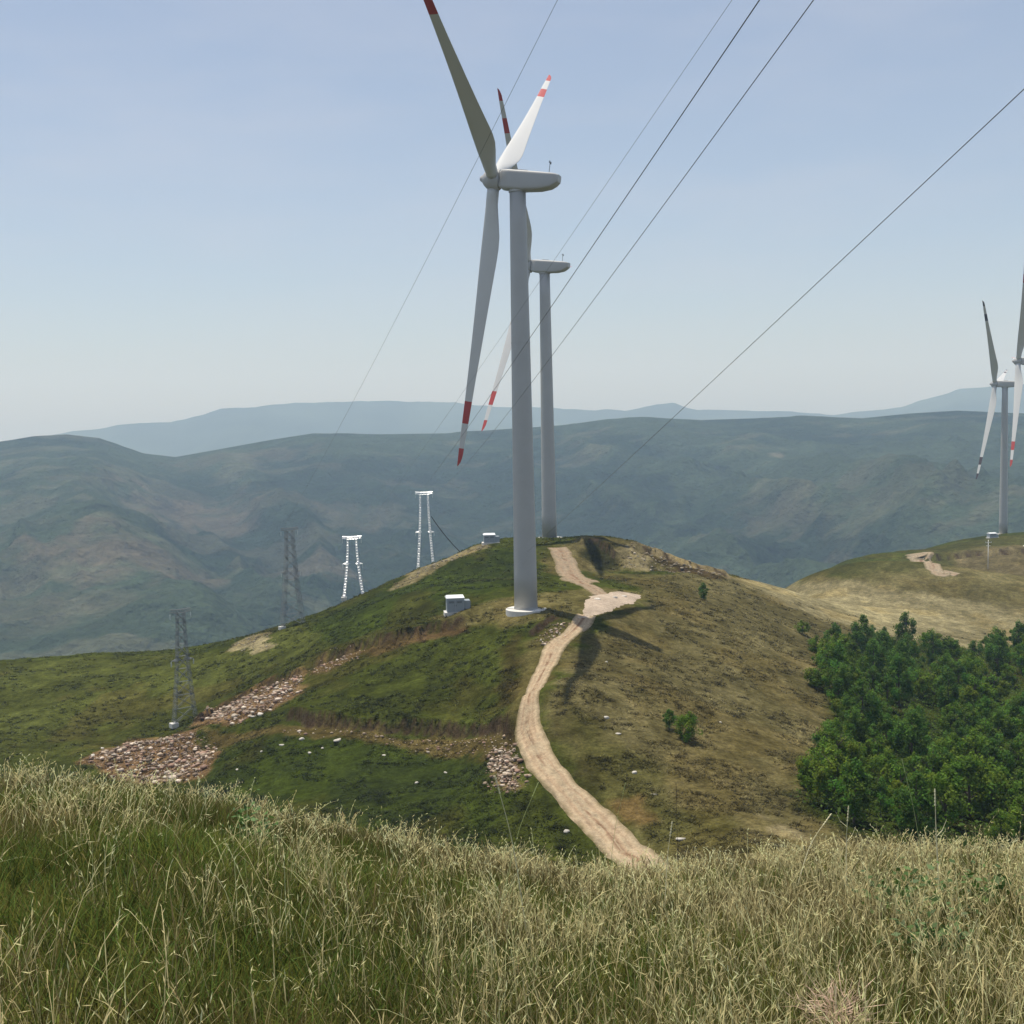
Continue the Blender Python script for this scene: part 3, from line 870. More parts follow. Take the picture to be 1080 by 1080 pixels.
p1 = pylon_at(447, 520, 288, math.radians(6), 'bright glinting lattice pylon highest on the left shoulder, near the skyline cabinet', GALV)
p2 = pylon_at(371, 567, 264, math.radians(4), 'bright glinting lattice pylon halfway down the left shoulder of the ridge', GALV)
p3 = pylon_at(305, 558, 240, math.radians(38), 'dark faint lattice pylon rising behind the pale sandy patch', GALVD, th=.5, brace=True, cw=.62, base=4.8, neck=1.5)
p4 = pylon_at(190, 644, 189, math.radians(40), 'dark lattice pylon lowest on the left, standing just above the rubble heap', GALVD, th=.42, brace=True, cw=.42, base=3.8, neck=1.2)

# slim pale pole on the far knoll
p = hit(1042, 601); z = h1(p[0], p[1])
root = empty('utility_pole', (p[0], p[1], z)); tag(root, 'slim pale utility pole below the distant turbine on the right knoll', 'utility pole')
bm = bmesh.new(); add_tube(bm, [(0, 0, -1), (0, 0, 10.5)], [.13, .09], 10); link('pole', bm_mesh('pole', bm), CABR, root, True)
bm = bmesh.new(); add_box(bm, (0, -.2, 9.6), (2.2, .14, .14)); link('crossarm', bm_mesh('ca', bm), CABR, root)
bm = bmesh.new(); add_box(bm, (0, -.2, 8.4), (1.6, .14, .14)); link('crossarm', bm_mesh('ca', bm), CABR, root)
for x in (-1, 0, 1):
    bm = bmesh.new(); add_tube(bm, [(x, -.2, 9.67), (x, -.2, 10.0)], [.06, .09], 8); link('insulator', bm_mesh('ins', bm), GLASS, root)

# ------------------------------------------------------------------ power lines
WIRE = paint('aluminium_cable', (.12, .125, .13), rough=.6, metal=.3, var=.05)


def wire(a, b, sag, rad, label, behind=70.0, name='power_line', cat='cable', group='power lines overhead'):
    """a: far anchor, b: a point it passes; carried on past b at the same fall to a span behind the viewer"""
    a = Vector(a); b = Vector(b); d = (b - a); tot = (a.y + behind) / (a.y - b.y)
    e = a + d * tot
    tb = 1 / tot
    e.z += sag * 4 * tb * (1 - tb) / tb                       # so that the sagging cable still passes b
    pts = []
    for t in np.linspace(0, 1, 160) ** 1.0:
        q = a.lerp(e, t); q.z -= sag * 4 * t * (1 - t); pts.append(q - a)
    bm = bmesh.new(); add_tube(bm, pts, rad, 6)
    o = link(name, bm_mesh(name, bm), WIRE, None, True); o.location = a
    return tag(o, label, cat, group)


p1l = p1 + Vector((-1.5, 0, -.3)); p1r = p1 + Vector((2.6, 0, -.3))
wire(p3 + Vector((-1.5, 0, 0)), at(588, 0, 62), 3.0, .013, 'faint leftmost power cable crossing behind the nearest rotor')
wire(p2 + Vector((1.5, 0, 0)), at(772, 0, 55), 1.5, .010, 'faint thin power cable, second from the left at the top of the sky')
wire(p1l, at(801, 0, 30), 1.2, .017, 'dark power cable falling to the left arm of the highest bright pylon')
wire(p1r, at(858, 0, 30), 3.0, .014, 'dark power cable just right of the thickest one, falling behind both near towers')
wire(at(500, 630, 330), at(1080, 94, 34), 1.0, .015, 'lone dark power cable slanting down from the upper right edge')
# dark stay from the highest pylon to the hilltop
g0 = at(455, 545, 287); gp = hit(486, 582); g1 = Vector((gp[0], gp[1], h1(gp[0], gp[1]) - .1))
bm = bmesh.new(); g0 = Vector(g0)
add_tube(bm, [g0.lerp(g1, t) - g0 - Vector((0, 0, .5 * 4 * t * (1 - t))) for t in np.linspace(0, 1, 14)], .11, 8)
o = link('stay_cable', bm_mesh('stay', bm), paint('black_cable', (.02, .022, .025), rough=.95, spec=.1)); o.location = g0; tag(o, 'thick dark stay cable slanting from the highest bright pylon to the hilltop', 'cable')

# ------------------------------------------------------------------ trees
LEAF = attr_mat('leaves', rough=.6, noise=((.5, .75, 1.25),), spec=.08, translucent=.5)
BARK = paint('bark', (.10, .08, .06), rough=.95, var=.3, scale=6, bump=.5)


def crown_mesh(seed, H=5.2, W=2.3, n=1300, tint=(.040, .078, .020)):
    g = np.random.default_rng(seed)
    nc = 46
    c = g.normal(size=(nc, 3)); c /= np.linalg.norm(c, axis=1)[:, None]; c *= (g.uniform(.25, 1, nc) ** .5)[:, None]
    zf = (c[:, 2] + 1) / 2
    wid = W * (0.62 + .5 * np.sin(PI * np.clip(zf * .9 + .12, 0, 1))) * .72
    cc = np.stack([c[:, 0] * wid, c[:, 1] * wid, .35 + (H - .8) * zf], 1)
    k = g.integers(0, nc, n); rad = g.uniform(.28, .75, nc)
    off = g.normal(size=(n, 3)); off /= np.linalg.norm(off, axis=1)[:, None]; off *= (g.uniform(0, 1, n) ** .4 * rad[k])[:, None]; off[:, 2] *= 1.25
    P = cc[k] + off; P[:, 2] = np.maximum(P[:, 2], .15)
    nn = g.normal(size=(n, 3)) * .8 + off / np.maximum(rad[k], .1)[:, None]; nn[:, 2] += .5; nn /= np.linalg.norm(nn, axis=1)[:, None]
    t = np.cross(nn, g.normal(size=(n, 3))); t /= np.linalg.norm(t, axis=1)[:, None]; b = np.cross(nn, t)
    s = g.uniform(.08, .19, n)[:, None]
    V = np.stack([P - t * s, P - b * s * .6, P + t * s, P + b * s * .6], 1).reshape(-1, 3)
    F = np.arange(4 * n).reshape(-1, 4)
    hue = (g.uniform(.6, 1.5, nc)[k] * g.uniform(.75, 1.25, n))[:, None] * np.array(tint)
    hue[:, 0] *= g.uniform(.8, 1.3, nc)[k]
    return np_mesh('crown', V, F, np.repeat(hue, 4, 0))


def trunk_mesh(seed, H=5.2):
    g = random.Random(seed); bm = bmesh.new()
    add_tube(bm, [(0, 0, -.6), (.05, .02, H * .3), (.1, -.05, H * .6), (.05, .05, H * .9)], [.14, .11, .07, .03], 8)
    for k in range(7):
        z = H * g.uniform(.25, .7); a = g.uniform(0, 2 * PI); l = g.uniform(.6, 1.5)
        add_tube(bm, [(.07, 0, z), (l * .5 * math.cos(a), l * .5 * math.sin(a), z + l * .5), (l * math.cos(a), l * math.sin(a), z + l * 1.0)], [.05, .035, .015], 6)
    return bm_mesh('trunk', bm)


VAR = []
for v in range(7):
    H = [5.4, 6.2, 4.4, 6.8, 5.0, 3.9, 5.8][v]; W = [2.7, 2.5, 2.8, 2.4, 2.9, 2.6, 2.8][v]
    tint = [(.070, .125, .018), (.062, .118, .022), (.080, .128, .018), (.056, .108, .022), (.085, .135, .020), (.066, .115, .018), (.060, .110, .020)][v]
    VAR.append((crown_mesh(100 + v, H, W, 3600, (1.5 * tint[0], 1.5 * tint[1], 1.2 * tint[2])), trunk_mesh(200 + v, H)))
for c, t_ in VAR:
    c.materials.append(LEAF); t_.materials.append(BARK)


def tree(x, y, s, label, group, v=None, name='tree', cat='tree', sz=None):
    v = random.randrange(len(VAR)) if v is None else v
    root = empty(name, (x, y, h1(x, y)), random.uniform(0, 6.28)); root.scale = (s, s, (sz or s))
    tag(root, label, cat, group)
    for nm, m in (('crown', VAR[v][0]), ('trunk', VAR[v][1])):
        o = bpy.data.objects.new(nm, m); COL.objects.link(o); o.parent = root
    return root


grove = hits([(833, 838), (846, 808), (884, 790), (884, 735), (868, 708), (872, 688), (912, 676), (960, 678), (1010, 686), (1050, 686), (1090, 678), (1150, 690), (1230, 720), (1230, 880), (1080, 893), (1000, 893), (935, 884), (880, 868)])[:, :2]
lo, hi_ = grove.min(0), grove.max(0)
tp = []
for _ in range(9000):
    q = RNG.uniform(lo, hi_)
    if not inside(np.array([q[0]]), np.array([q[1]]), grove)[0]: continue
    if vnoise(np.array([q[0] / 9]), np.array([q[1] / 9]), 5)[0] < .07: continue
    if RNG.uniform() < .35 and seg_dist(np.array([q[0]]), np.array([q[1]]), grove, True)[0][0] < 3.5: continue
    dmin = 3.2 + q[1] * .0075
    if all((q[0] - t[0]) ** 2 + (q[1] - t[1]) ** 2 > dmin ** 2 for t in tp): tp.append(q)
tp = sorted(tp, key=lambda q: q[1])[:285]
print('grove trees', len(tp))
for q in tp:
    tree(q[0], q[1], random.choice([.62, .8, .9, 1.0, 1.1, 1.2]) * random.uniform(.9, 1.1), 'leafy green tree packed among many others in the dense grove on the right', 'trees of the grove')
for px, py, s, lab, nm in [
    (864, 729, 1.0, 'dark round bush standing alone at the left edge of the grove', 'bush'),
    (846, 669, .62, 'small bush at the top left corner of the grove', 'bush'),
    (861, 690, .72, 'bush just above the dark round one beside the grove', 'bush'),
    (742, 632, .55, 'lone small bush on the dry slope right of the gravel pad', 'bush'),
    (952, 680, .8, 'slender tree rising above the upper edge of the grove', 'tree'),
    (1074, 690, 1.0, 'tall tree at the upper right corner of the grove by the picture edge', 'tree'),
    (706, 772, .42, 'smaller left bush of the pair on the brown slope', 'bush'),
    (726, 783, .68, 'larger right bush of the pair on the brown slope', 'bush'),
]:
    p = hit(px, py)
    tree(p[0], p[1], s, lab, None, name=nm, cat=nm, v=random.randrange(7), sz=s * (1.25 if nm == 'tree' else .9))

# ------------------------------------------------------------------ rocks and rubble
STONE = attr_mat('stone', noise=((3, .75, 1.2),), bump=((4, .6, .1),), rough=.9)


def rock_geo(g, s):
    bm = bmesh.new(); bmesh.ops.create_icosphere(bm, subdivisions=2 if s > .6 else 1, radius=1)
    v = np.array([x.co[:] for x in bm.verts]); f = np.array([[w.index for w in x.verts] for x in bm.faces])
    bm.free()
    sc = g.uniform(.6, 1.2, 3) * np.array([1.2, 1, .65])
    for _ in range(5):
        d = g.normal(size=3); d /= np.linalg.norm(d); k = v @ d; lim = g.uniform(.45, .85); v = v - np.maximum(k - lim, 0)[:, None] * d
    a = g.uniform(0, 6.28); c, s_ = math.cos(a), math.sin(a)
    v = v * sc * s; v = np.stack([v[:, 0] * c - v[:, 1] * s_, v[:, 0] * s_ + v[:, 1] * c, v[:, 2]], 1)
    return v, f


def rubble(poly, n, smin, smax, tints, label, seed, heap=.5):
    g = np.random.default_rng(seed); w = hits(poly)[:, :2]; lo, hi = w.min(0), w.max(0)
    q = g.uniform(lo, hi, (n * 6, 2)); q = q[inside(q[:, 0], q[:, 1], w)][:n]
    d, _, _ = seg_dist(q[:, 0], q[:, 1], w, True)
    q = q + g.normal(0, .35 + .25 * heap, q.shape) * (d < 2.2)[:, None]
    z = height(q[:, 0], q[:, 1]) + np.minimum(d * .35, heap) * g.uniform(.2, 1, len(q))
    V = []; F = []; Cc = []; o = 0
    for i in range(len(q)):
        s = smin * (smax / smin) ** (g.uniform() ** 3.2); v, f = rock_geo(g, s)
        V.append(v + [q[i, 0], q[i, 1], z[i] + s * .15]); F.append(f + o); o += len(v)
        Cc.append(np.tile(np.array(tints[g.integers(len(tints))]) * g.uniform(.7, 1.25), (len(v), 1)))
    ob = link('rubble', np_mesh('rubble', np.vstack(V), np.vstack(F), np.vstack(Cc)), STONE)
    return tag(ob, label, 'rubble', kind='stuff')


ST = [(.42, .33, .24), (.35, .25, .18), (.24, .165, .12), (.56, .48, .38), (.34, .22, .16), (.20, .15, .11), (.33, .26, .19), (.6, .5, .4)]
rubble([(88, 802), (140, 782), (190, 777), (214, 780), (228, 792), (212, 820), (150, 824)], 2000, .07, .60, ST, 'broad heap of pinkish rubble below the lowest pylon', 1, .9)
rubble([(212, 760), (235, 745), (280, 722), (318, 712), (312, 735), (285, 752), (245, 768)], 1300, .07, .55, ST, 'rubble strewn up the reddish cut bank', 2)
rubble([(518, 790), (532, 786), (552, 830), (545, 836), (522, 832)], 700, .06, .42, ST, 'narrow heap of pale rubble left of the road bend', 3, .5)
rubble([(322, 713), (338, 699), (380, 687), (384, 693), (345, 712)], 160, .07, .4, ST, 'small stones on the upper earth bank above the grassy field', 9, .1)
rubble([(568, 672), (585, 655), (602, 656), (590, 672), (572, 690)], 80, .12, .45, ST, 'loose stones on the bank where the road leaves the gravel pad', 4, .2)
rubble([(300, 768), (400, 774), (500, 777), (545, 778), (540, 786), (400, 782), (300, 776)], 150, .1, .35, ST, 'stones scattered along the foot of the grassy ledge', 5, .1)
rubble([(658, 574), (690, 584), (740, 600), (765, 610), (700, 604), (660, 602)], 160, .2, .7, [(.36, .31, .23), (.28, .24, .17), (.22, .18, .12)], 'pale stones on the eroded knoll right of the second turbine', 6, .1)
rubble([(241, 687), (262, 671), (285, 668), (290, 679), (265, 689)], 160, .07, .35, [(.36, .32, .25), (.28, .24, .17), (.22, .18, .12)], 'small stones on the pale sandy patch of the left shoulder', 8, .1)
rubble([(420, 618), (450, 598), (515, 573), (515, 577), (450, 605)], 120, .15, .5, [(.36, .31, .23), (.28, .24, .17)], 'pale stones along the left shoulder skyline', 7, .1)

RK = []
for v in range(4):
    g = np.random.default_rng(50 + v); vv, ff = rock_geo(g, 1.0)
    m = np_mesh('rock', vv, ff, np.tile(np.array([.58, .54, .47]) * [1, .85, 1.05, .95][v], (len(vv), 1))); m.materials.append(STONE); RK.append(m)
for px, py, s, lab, gr in [
    (275, 757, .55, 'largest pale stone at the foot of the reddish bank', None), (268, 759, .4, 'flat pale stone beside the largest one under the reddish bank', None),
    (319, 779, .45, 'pale stone on the dark green grass just under the left end of the ledge', None), (356, 782, .55, 'pale stone below the grassy ledge, right of its neighbour', None),
    (297, 786, .3, 0, 1), (326, 795, .25, 0, 1), (340, 790, .25, 0, 1), (276, 793, .25, 0, 1), (405, 800, .22, 0, 1), (440, 826, .25, 0, 1), (470, 815, .22, 0, 1), (250, 812, .22, 0, 1),
    (98, 796, .4, 'pale stone left of the rubble heap', None), (108, 789, .3, 'small pale stone upslope left of the rubble heap', None),
    (597, 877, .35, 'pale stone in the grass left of the road near the front', None), (718, 884, .35, 'pale stone right of the road end', None),
    (639, 757, .35, 'pale stone on the brown slope right of the road bend', None), (652, 774, .25, 0, 2), (670, 812, .3, 0, 2), (690, 835, .22, 0, 2), (640, 700, .2, 0, 2), (760, 765, .22, 0, 2),
    (630, 634, .5, 'light block lying on the gravel pad, left one', None), (648, 633, .5, 'brown block lying in the middle of the gravel pad', None), (658, 632, .45, 'light block lying on the right of the gravel pad', None),
]:
    p = hit(px, py); i = random.randrange(4)
    o = link('rock', RK[i]); o.location = (p[0], p[1], h1(p[0], p[1]) + s * .15); o.scale = (s, s, s); o.rotation_euler = (0, 0, random.uniform(0, 6))
    if gr: tag(o, ['', 'small pale stone in the green grass below the ledge', 'small pale stone on the brown slope right of the road'][gr], 'rock', ['', 'stones in the green hollow', 'stones on the brown slope'][gr])
    else: tag(o, lab, 'rock')


# ------------------------------------------------------------------ grass
def blades(n, x, y, h, w, lean, az, curl, tint, prof, tiptint=None, z=None, spikes=0):
    """n grass blades in one mesh; prof: relative width at 5 heights"""
    z = height(x, y) - .02 if z is None else z
    ts = np.array([0, .3, .6, .85, 1.0])
    fa = RNG.uniform(0, PI, n)                                   # facing
    sx, sy = np.cos(fa), np.sin(fa)
    V = np.empty((n, 5, 2, 3), np.float32); Cc = np.empty((n, 5, 2, 3), np.float32)
    for k, t in enumerate(ts):
        b = lean * t + curl * t * t
        px_ = x + h * b * np.cos(az); py_ = y + h * b * np.sin(az); pz = z + h * t * (1 - .35 * np.minimum(b, 1.2) * t)
        ww = w * prof[:, k] * .5
        for j, sg in enumerate((-1, 1)):
            V[:, k, j, 0] = px_ + sg * ww * sx; V[:, k, j, 1] = py_ + sg * ww * sy; V[:, k, j, 2] = pz
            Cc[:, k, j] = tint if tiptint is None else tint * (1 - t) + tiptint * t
    ex = []
    for j in range(spikes):                                          # loose seed head: small tilted husks round the top of the stem
        t = .66 + .34 * j / max(spikes - 1, 1) + RNG.uniform(-.04, .02, n)
        b = lean * t + curl * t * t
        P = np.stack([x + h * b * np.cos(az), y + h * b * np.sin(az), z + h * t * (1 - .35 * np.minimum(b, 1.2) * t)], 1)
        L = np.maximum(RNG.uniform(.012, .028, n), np.hypot(x, y) * .0014)[:, None]
        nn = RNG.normal(size=(n, 3)) * .4 + [-.1, -.5, .7]; nn /= np.linalg.norm(nn, axis=1)[:, None]
        d = np.stack([RNG.normal(0, .28, n) + .5 * lean * np.cos(az), RNG.normal(0, .28, n), RNG.uniform(.7, 1, n)], 1); d -= nn * (d * nn).sum(1)[:, None]; d /= np.linalg.norm(d, axis=1)[:, None]
        e_ = np.cross(nn, d) * np.maximum(.11, np.hypot(x, y) * .00035 / L[:, 0])[:, None]
        P = P + d * L * .5
        ex.append(np.stack([P - d * L, P + e_ * L, P + d * L, P - e_ * L], 1).reshape(-1, 3))
    V = V.reshape(-1, 3); Cc = Cc.reshape(-1, 3)
    base = (np.arange(n) * 10)[:, None, None]
    q = np.array([[2 * k, 2 * k + 1, 2 * k + 3, 2 * k + 2] for k in range(4)])[None]
    F = (base + q).reshape(-1, 4)
    if ex:
        m = len(V); E = np.vstack(ex); tt = np.tile(np.repeat(tint if tiptint is None else tiptint, 4, 0), (spikes, 1))
        V = np.vstack([V, E]); Cc = np.vstack([Cc, tt]); F = np.vstack([F, m + np.arange(len(E)).reshape(-1, 4)])
    return V, F, Cc


def scatter(n, r0, r1, amax=31):
    r = np.sqrt(RNG.uniform(r0 * r0, r1 * r1, n)); a = np.radians(RNG.uniform(-amax, amax, n))
    return r * np.sin(a), r * np.cos(a), r


GR = attr_mat('grass_blades', rough=.6, spec=.12, translucent=.48)
parts = {'grass': [], 'dry_grass': []}
for r0, r1, dens, amax in ((1.6, 7, 1700, 75), (7, 12, 1000, 58), (12, 20, 480, 46), (20, 34, 220, 38), (34, 60, 60, 34)):
    area = math.radians(2 * amax) * (r1 * r1 - r0 * r0) / 2
    n = int(area * dens)
    x, y, r = scatter(n, r0, r1, amax)
    wmin = r * .0007
    nz = fbm(x / .55, y / .8, 3, 301); nb = fbm(x / 2.6 + 9, y / 3.5, 3, 311); nl = fbm(x / 7 + 3, y / 6, 2, 317)
    side = sstep(-2.5, 3, x)                                         # more straw towards the right and the front
    pd = np.clip(.18 + .16 * side + .10 * sstep(9, 5, r) - .22 * sstep(8, 14, r) * (1 - side) + 1.3 * nz + .7 * nb + .5 * nl, .02, .9)
    dryb = RNG.uniform(0, 1, n) < pd * .55
    # green undergrowth
    m = ~dryb; k = m.sum()
    lush = 1 + 1.2 * fbm(x[m] / .7, y[m] / .7, 3, 321)
    hgt = np.clip(RNG.normal(.15, .055, k), .04, .32) * lush
    c = np.array([.135, .172, .034])[None] * RNG.uniform(.25, 1.45, (k, 1)) * (1 + 1.1 * fbm(x[m] / 1.8, y[m] / 1.8, 3, 331))[:, None]; c[:, 0] *= RNG.uniform(.7, 1.35, k)
    br = sstep(.02, .22, nb[m] + .13 * RNG.normal(size=k) + .20 * sstep(12, 20, r[m]))[:, None] * .6
    c = c * (1 - br) + br * np.array([.15, .105, .045]) * RNG.uniform(.5, 1.3, (k, 1))
    pr = np.tile([1, .95, .7, .4, .04], (k, 1))
    parts['grass'].append(blades(k, x[m], y[m], hgt, np.maximum(RNG.uniform(.004, .009, k), wmin[m]), RNG.uniform(.05, .6, k), RNG.uniform(0, 2 * PI, k), RNG.uniform(0, .45, k), c, pr))
    # straw
    m = dryb; k = m.sum()
    hgt = np.clip(RNG.normal(.25, .10, k), .06, .58) * np.clip(1 + .8 * nz[m], .6, 1.5)
    brt = RNG.uniform(size=(k, 1)) < (.24 + .34 * side[m][:, None]) * sstep(26, 10, r[m])[:, None] + .05
    c = np.where(brt, np.array([[.80, .68, .34]]) * RNG.uniform(.7, 1.05, (k, 1)), np.array([[.30, .235, .10]]) * RNG.uniform(.35, 1.3, (k, 1)))
    head = RNG.uniform(size=k) < .35
    pr = np.where(head[:, None], np.array([.6, .6, .8, 1.8, .2]), np.array([1, .85, .6, .35, .05]))
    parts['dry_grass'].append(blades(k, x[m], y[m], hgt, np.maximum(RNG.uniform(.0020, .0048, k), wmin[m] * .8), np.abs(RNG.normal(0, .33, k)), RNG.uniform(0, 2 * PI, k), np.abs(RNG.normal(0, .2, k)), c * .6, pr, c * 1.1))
# bright clumps of straw and taller stalks
NCL = 820
cr = 4.0 + RNG.uniform(0, 1, NCL) ** 1.2 * 19; gx = RNG.uniform(-1, 1, NCL) * (cr * .5 + 2.5); gy = cr
sel = RNG.uniform(size=NCL) < (.22 + .65 * sstep(-2.5, 1.5, gx)) * (1 - .6 * sstep(9, 17, gy)); gx, gy = gx[sel], gy[sel]
cnt = 30; k = len(gx) * cnt; ix = np.repeat(np.arange(len(gx)), cnt)
x = gx[ix] + RNG.normal(0, .13, k); y = gy[ix] + RNG.normal(0, .13, k)
c = np.array([.84, .73, .36])[None] * RNG.uniform(.45, 1.15, (k, 1))
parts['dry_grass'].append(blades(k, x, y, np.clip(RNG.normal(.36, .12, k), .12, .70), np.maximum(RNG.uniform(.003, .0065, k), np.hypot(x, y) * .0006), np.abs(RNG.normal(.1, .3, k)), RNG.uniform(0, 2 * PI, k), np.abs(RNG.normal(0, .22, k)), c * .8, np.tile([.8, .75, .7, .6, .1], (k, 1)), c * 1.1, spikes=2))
k = 1500; rr_ = np.sqrt(RNG.uniform(4 ** 2, 22 ** 2, k)); aa = np.radians(RNG.uniform(-26, 27, k)); x = rr_ * np.sin(aa); y = rr_ * np.cos(aa)
c = np.array([.84, .74, .38])[None] * RNG.uniform(.5, 1.2, (k, 1))
parts['dry_grass'].append(blades(k, x, y, np.clip(RNG.normal(.42, .12, k), .2, .75), np.maximum(RNG.uniform(.004, .007, k), rr_ * .0007), np.abs(RNG.normal(.1, .35, k)), RNG.uniform(0, 2 * PI, k), np.abs(RNG.normal(.1, .4, k)), c * .8, np.tile([.7, .65, .6, .6, .2], (k, 1)), c * 1.1, spikes=4))
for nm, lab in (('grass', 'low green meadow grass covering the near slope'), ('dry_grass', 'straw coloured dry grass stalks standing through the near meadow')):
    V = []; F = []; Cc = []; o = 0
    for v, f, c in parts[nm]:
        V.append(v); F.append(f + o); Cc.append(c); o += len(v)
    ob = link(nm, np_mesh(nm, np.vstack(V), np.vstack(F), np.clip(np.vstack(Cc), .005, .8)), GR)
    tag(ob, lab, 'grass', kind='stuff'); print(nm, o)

# short tussocks that roughen the slopes beyond
n = 70000
r = 80 * (300 / 80) ** RNG.uniform(0, 1, n); a = np.radians(RNG.uniform(-30, 30, n)); x = r * np.sin(a); y = r * np.cos(a)
ic = np.clip(np.searchsorted(TH, a), 0, len(TH) - 1); ir = np.clip(np.searchsorted(R_, r), 0, len(R_) - 1)
base = gcol[ir * len(TH) + ic]
keep = seg_dist(x, y, rp)[0] > 2.9
keep &= (base.mean(1) < .10) & (GFACE[ir * len(TH) + ic] < .1) & (fbm(x / 5, y / 5, 3, 401) > -.06)
for o in [q for q in SC.objects if q.name.startswith(('dirt_track', 'gravel_pad'))]:
    co = np.empty(len(o.data.vertices) * 3, np.float32); o.data.vertices.foreach_get('co', co); co = co.reshape(-1, 3)
    keep &= ~((x > co[:, 0].min() - .5) & (x < co[:, 0].max() + .5) & (y > co[:, 1].min() - .5) & (y < co[:, 1].max() + .5))
x, y, r, base = x[keep], y[keep], r[keep], base[keep]; n = len(x)
k4 = 5; ix = np.repeat(np.arange(n), k4); k = len(ix)
v, f, c = blades(k, x[ix] + RNG.normal(0, .16, k), y[ix] + RNG.normal(0, .16, k), RNG.uniform(.07, .30, k), r[ix] * .0007 + .03, RNG.uniform(.5, 1.5, k), RNG.uniform(0, 6.28, k), RNG.uniform(.2, .9, k),
                 base[ix] * np.where(RNG.uniform(size=(n, 1)) < .45, RNG.uniform(.5, .9, (n, 1)), RNG.uniform(1.5, 3.4, (n, 1)))[ix] * RNG.uniform(.8, 1.2, (k, 1)), np.tile([1, 1, .8, .5, .1], (k, 1)))
n2 = 5200; s2 = RNG.integers(0, n, n2); ix = np.repeat(s2, 14); k = len(ix)
v2, f2, c2 = blades(k, x[ix] + RNG.normal(0, .20, k), y[ix] + RNG.normal(0, .20, k), RNG.uniform(.15, .55, k), r[ix] * .0006 + .02, RNG.uniform(.2, 1.2, k), RNG.uniform(0, 6.28, k), RNG.uniform(.1, .8, k),
                    base[ix] * np.repeat(RNG.uniform(.7, 2.4, (n2, 1)), 14, 0) * RNG.uniform(.75, 1.25, (k, 1)), np.tile([1, 1, .8, .5, .1], (k, 1)))
f = np.vstack([f, f2 + len(v)]); v = np.vstack([v, v2]); c = np.vstack([c, c2])
tag(link('turf_tussocks', np_mesh('tussocks', v, f, np.clip(c, .005, .6)), GR), 'short tufts of turf covering the slopes of the ridge', 'grass', kind='stuff')
# leafy undergrowth between the trees of the grove
n = 42000
q = RNG.uniform(grove.min(0), grove.max(0), (n, 2)); q = q[inside(q[:, 0], q[:, 1], grove)]; n = len(q)
P = np.stack([q[:, 0], q[:, 1], height(q[:, 0], q[:, 1]) + RNG.uniform(.1, 1.5, n) * (.4 + 1.2 * vnoise(q[:, 0] / 3, q[:, 1] / 3, 9))], 1)
nn = RNG.normal(size=(n, 3)) * .6 + [0, 0, .8]; nn /= np.linalg.norm(nn, axis=1)[:, None]
t_ = np.cross(nn, RNG.normal(size=(n, 3))); t_ /= np.linalg.norm(t_, axis=1)[:, None]; b_ = np.cross(nn, t_); s_ = RNG.uniform(.12, .26, n)[:, None]
V = np.stack([P - t_ * s_, P - b_ * s_ * .6, P + t_ * s_, P + b_ * s_ * .6], 1).reshape(-1, 3)
tag(link('undergrowth', np_mesh('undergrowth', V, np.arange(4 * n).reshape(-1, 4), np.repeat(np.array([.095, .155, .026]) * RNG.uniform(.6, 1.4, (n, 1)), 4, 0)), LEAF),
    'low leafy undergrowth filling the gaps of the grove', 'undergrowth', kind='stuff')

# single tall stalks that stand against the slope beyond
STALK = paint('dry_stalk', (.80, .74, .46), rough=.8, var=.2)
GSTALK = paint('green_stalk', (.42, .48, .20), rough=.8, var=.2)


def stalk(px0, py0, px1, py1, Y, label, mat=STALK, rad=.004, twigs=0):
    """a stem rooted in the meadow whose tip is where the photograph shows it"""
    b = at(px0, py0, Y); tip = at(px1, py1, Y * 1.01)
    gz_ = h1(b[0], b[1]); b = Vector((b[0], b[1], gz_ - .03)); tip = Vector(tip)
    midp = b.lerp(tip, .55) + Vector(((tip.x - b.x) * -.10, .03, .04))
    bm = bmesh.new(); P = [Vector(q) - b for q in catmull([b, midp, tip], 8)]
    add_tube(bm, P, [rad * (1 - .6 * i / (len(P) - 1)) for i in range(len(P))], 6)
    for j in range(twigs):
        q = P[int(len(P) * (.5 + .4 * j / max(twigs, 1)))]; sg = (-1) ** j
        add_tube(bm, [q, q + Vector((sg * .06, .02, .05)), q + Vector((sg * .10, .03, .14))], [rad * .6, rad * .45, rad * .25], 5)
    # seed head
    d = (P[-1] - P[-3]).normalized()
    for j in range(5): add_tube(bm, [P[-1] - d * .03 * j, P[-1] - d * (.03 * j + .028)], [rad * .7, rad * 1.5], 5)
    o = link('grass_stalk', bm_mesh('stalk', bm), mat); o.location = b
    return tag(o, label, 'grass stalk', 'tall single stalks in the meadow')


stalk(556, 925, 522, 818, 9, 'tall curved pale stalk in front of the stone heap by the road', STALK, .005)
stalk(528, 925, 568, 825, 11, 'thin green stalk leaning right towards the road bend', GSTALK, .004)
stalk(992, 915, 986, 832, 10, 'tall pale stalk in front of the grove', STALK, .006, 1)
stalk(978, 905, 951, 800, 12, 'long faint curved stalk reaching into the grove', GSTALK, .004)
stalk(838, 905, 877, 858, 12, 'pale stalk leaning right below the grove left corner', STALK, .006)
stalk(700, 905, 709, 866, 11, 'short pale stalk right of the road end', STALK, .005)
stalk(716, 905, 713, 825, 13, 'dark thin weed stem with twigs right of the road', paint('dark_stem', (.07, .05, .035), rough=.9), .003, 3)
stalk(893, 915, 895, 850, 11, 'pale twiggy stem at the lower edge of the grove', STALK, .005, 2)
stalk(640, 915, 660, 825, 14, 'faint green stalk leaning over the road', GSTALK, .003)

# broad-leaved weeds among the grass
WEED = attr_mat('weed_leaves', rough=.55, spec=.3, translucent=.3)


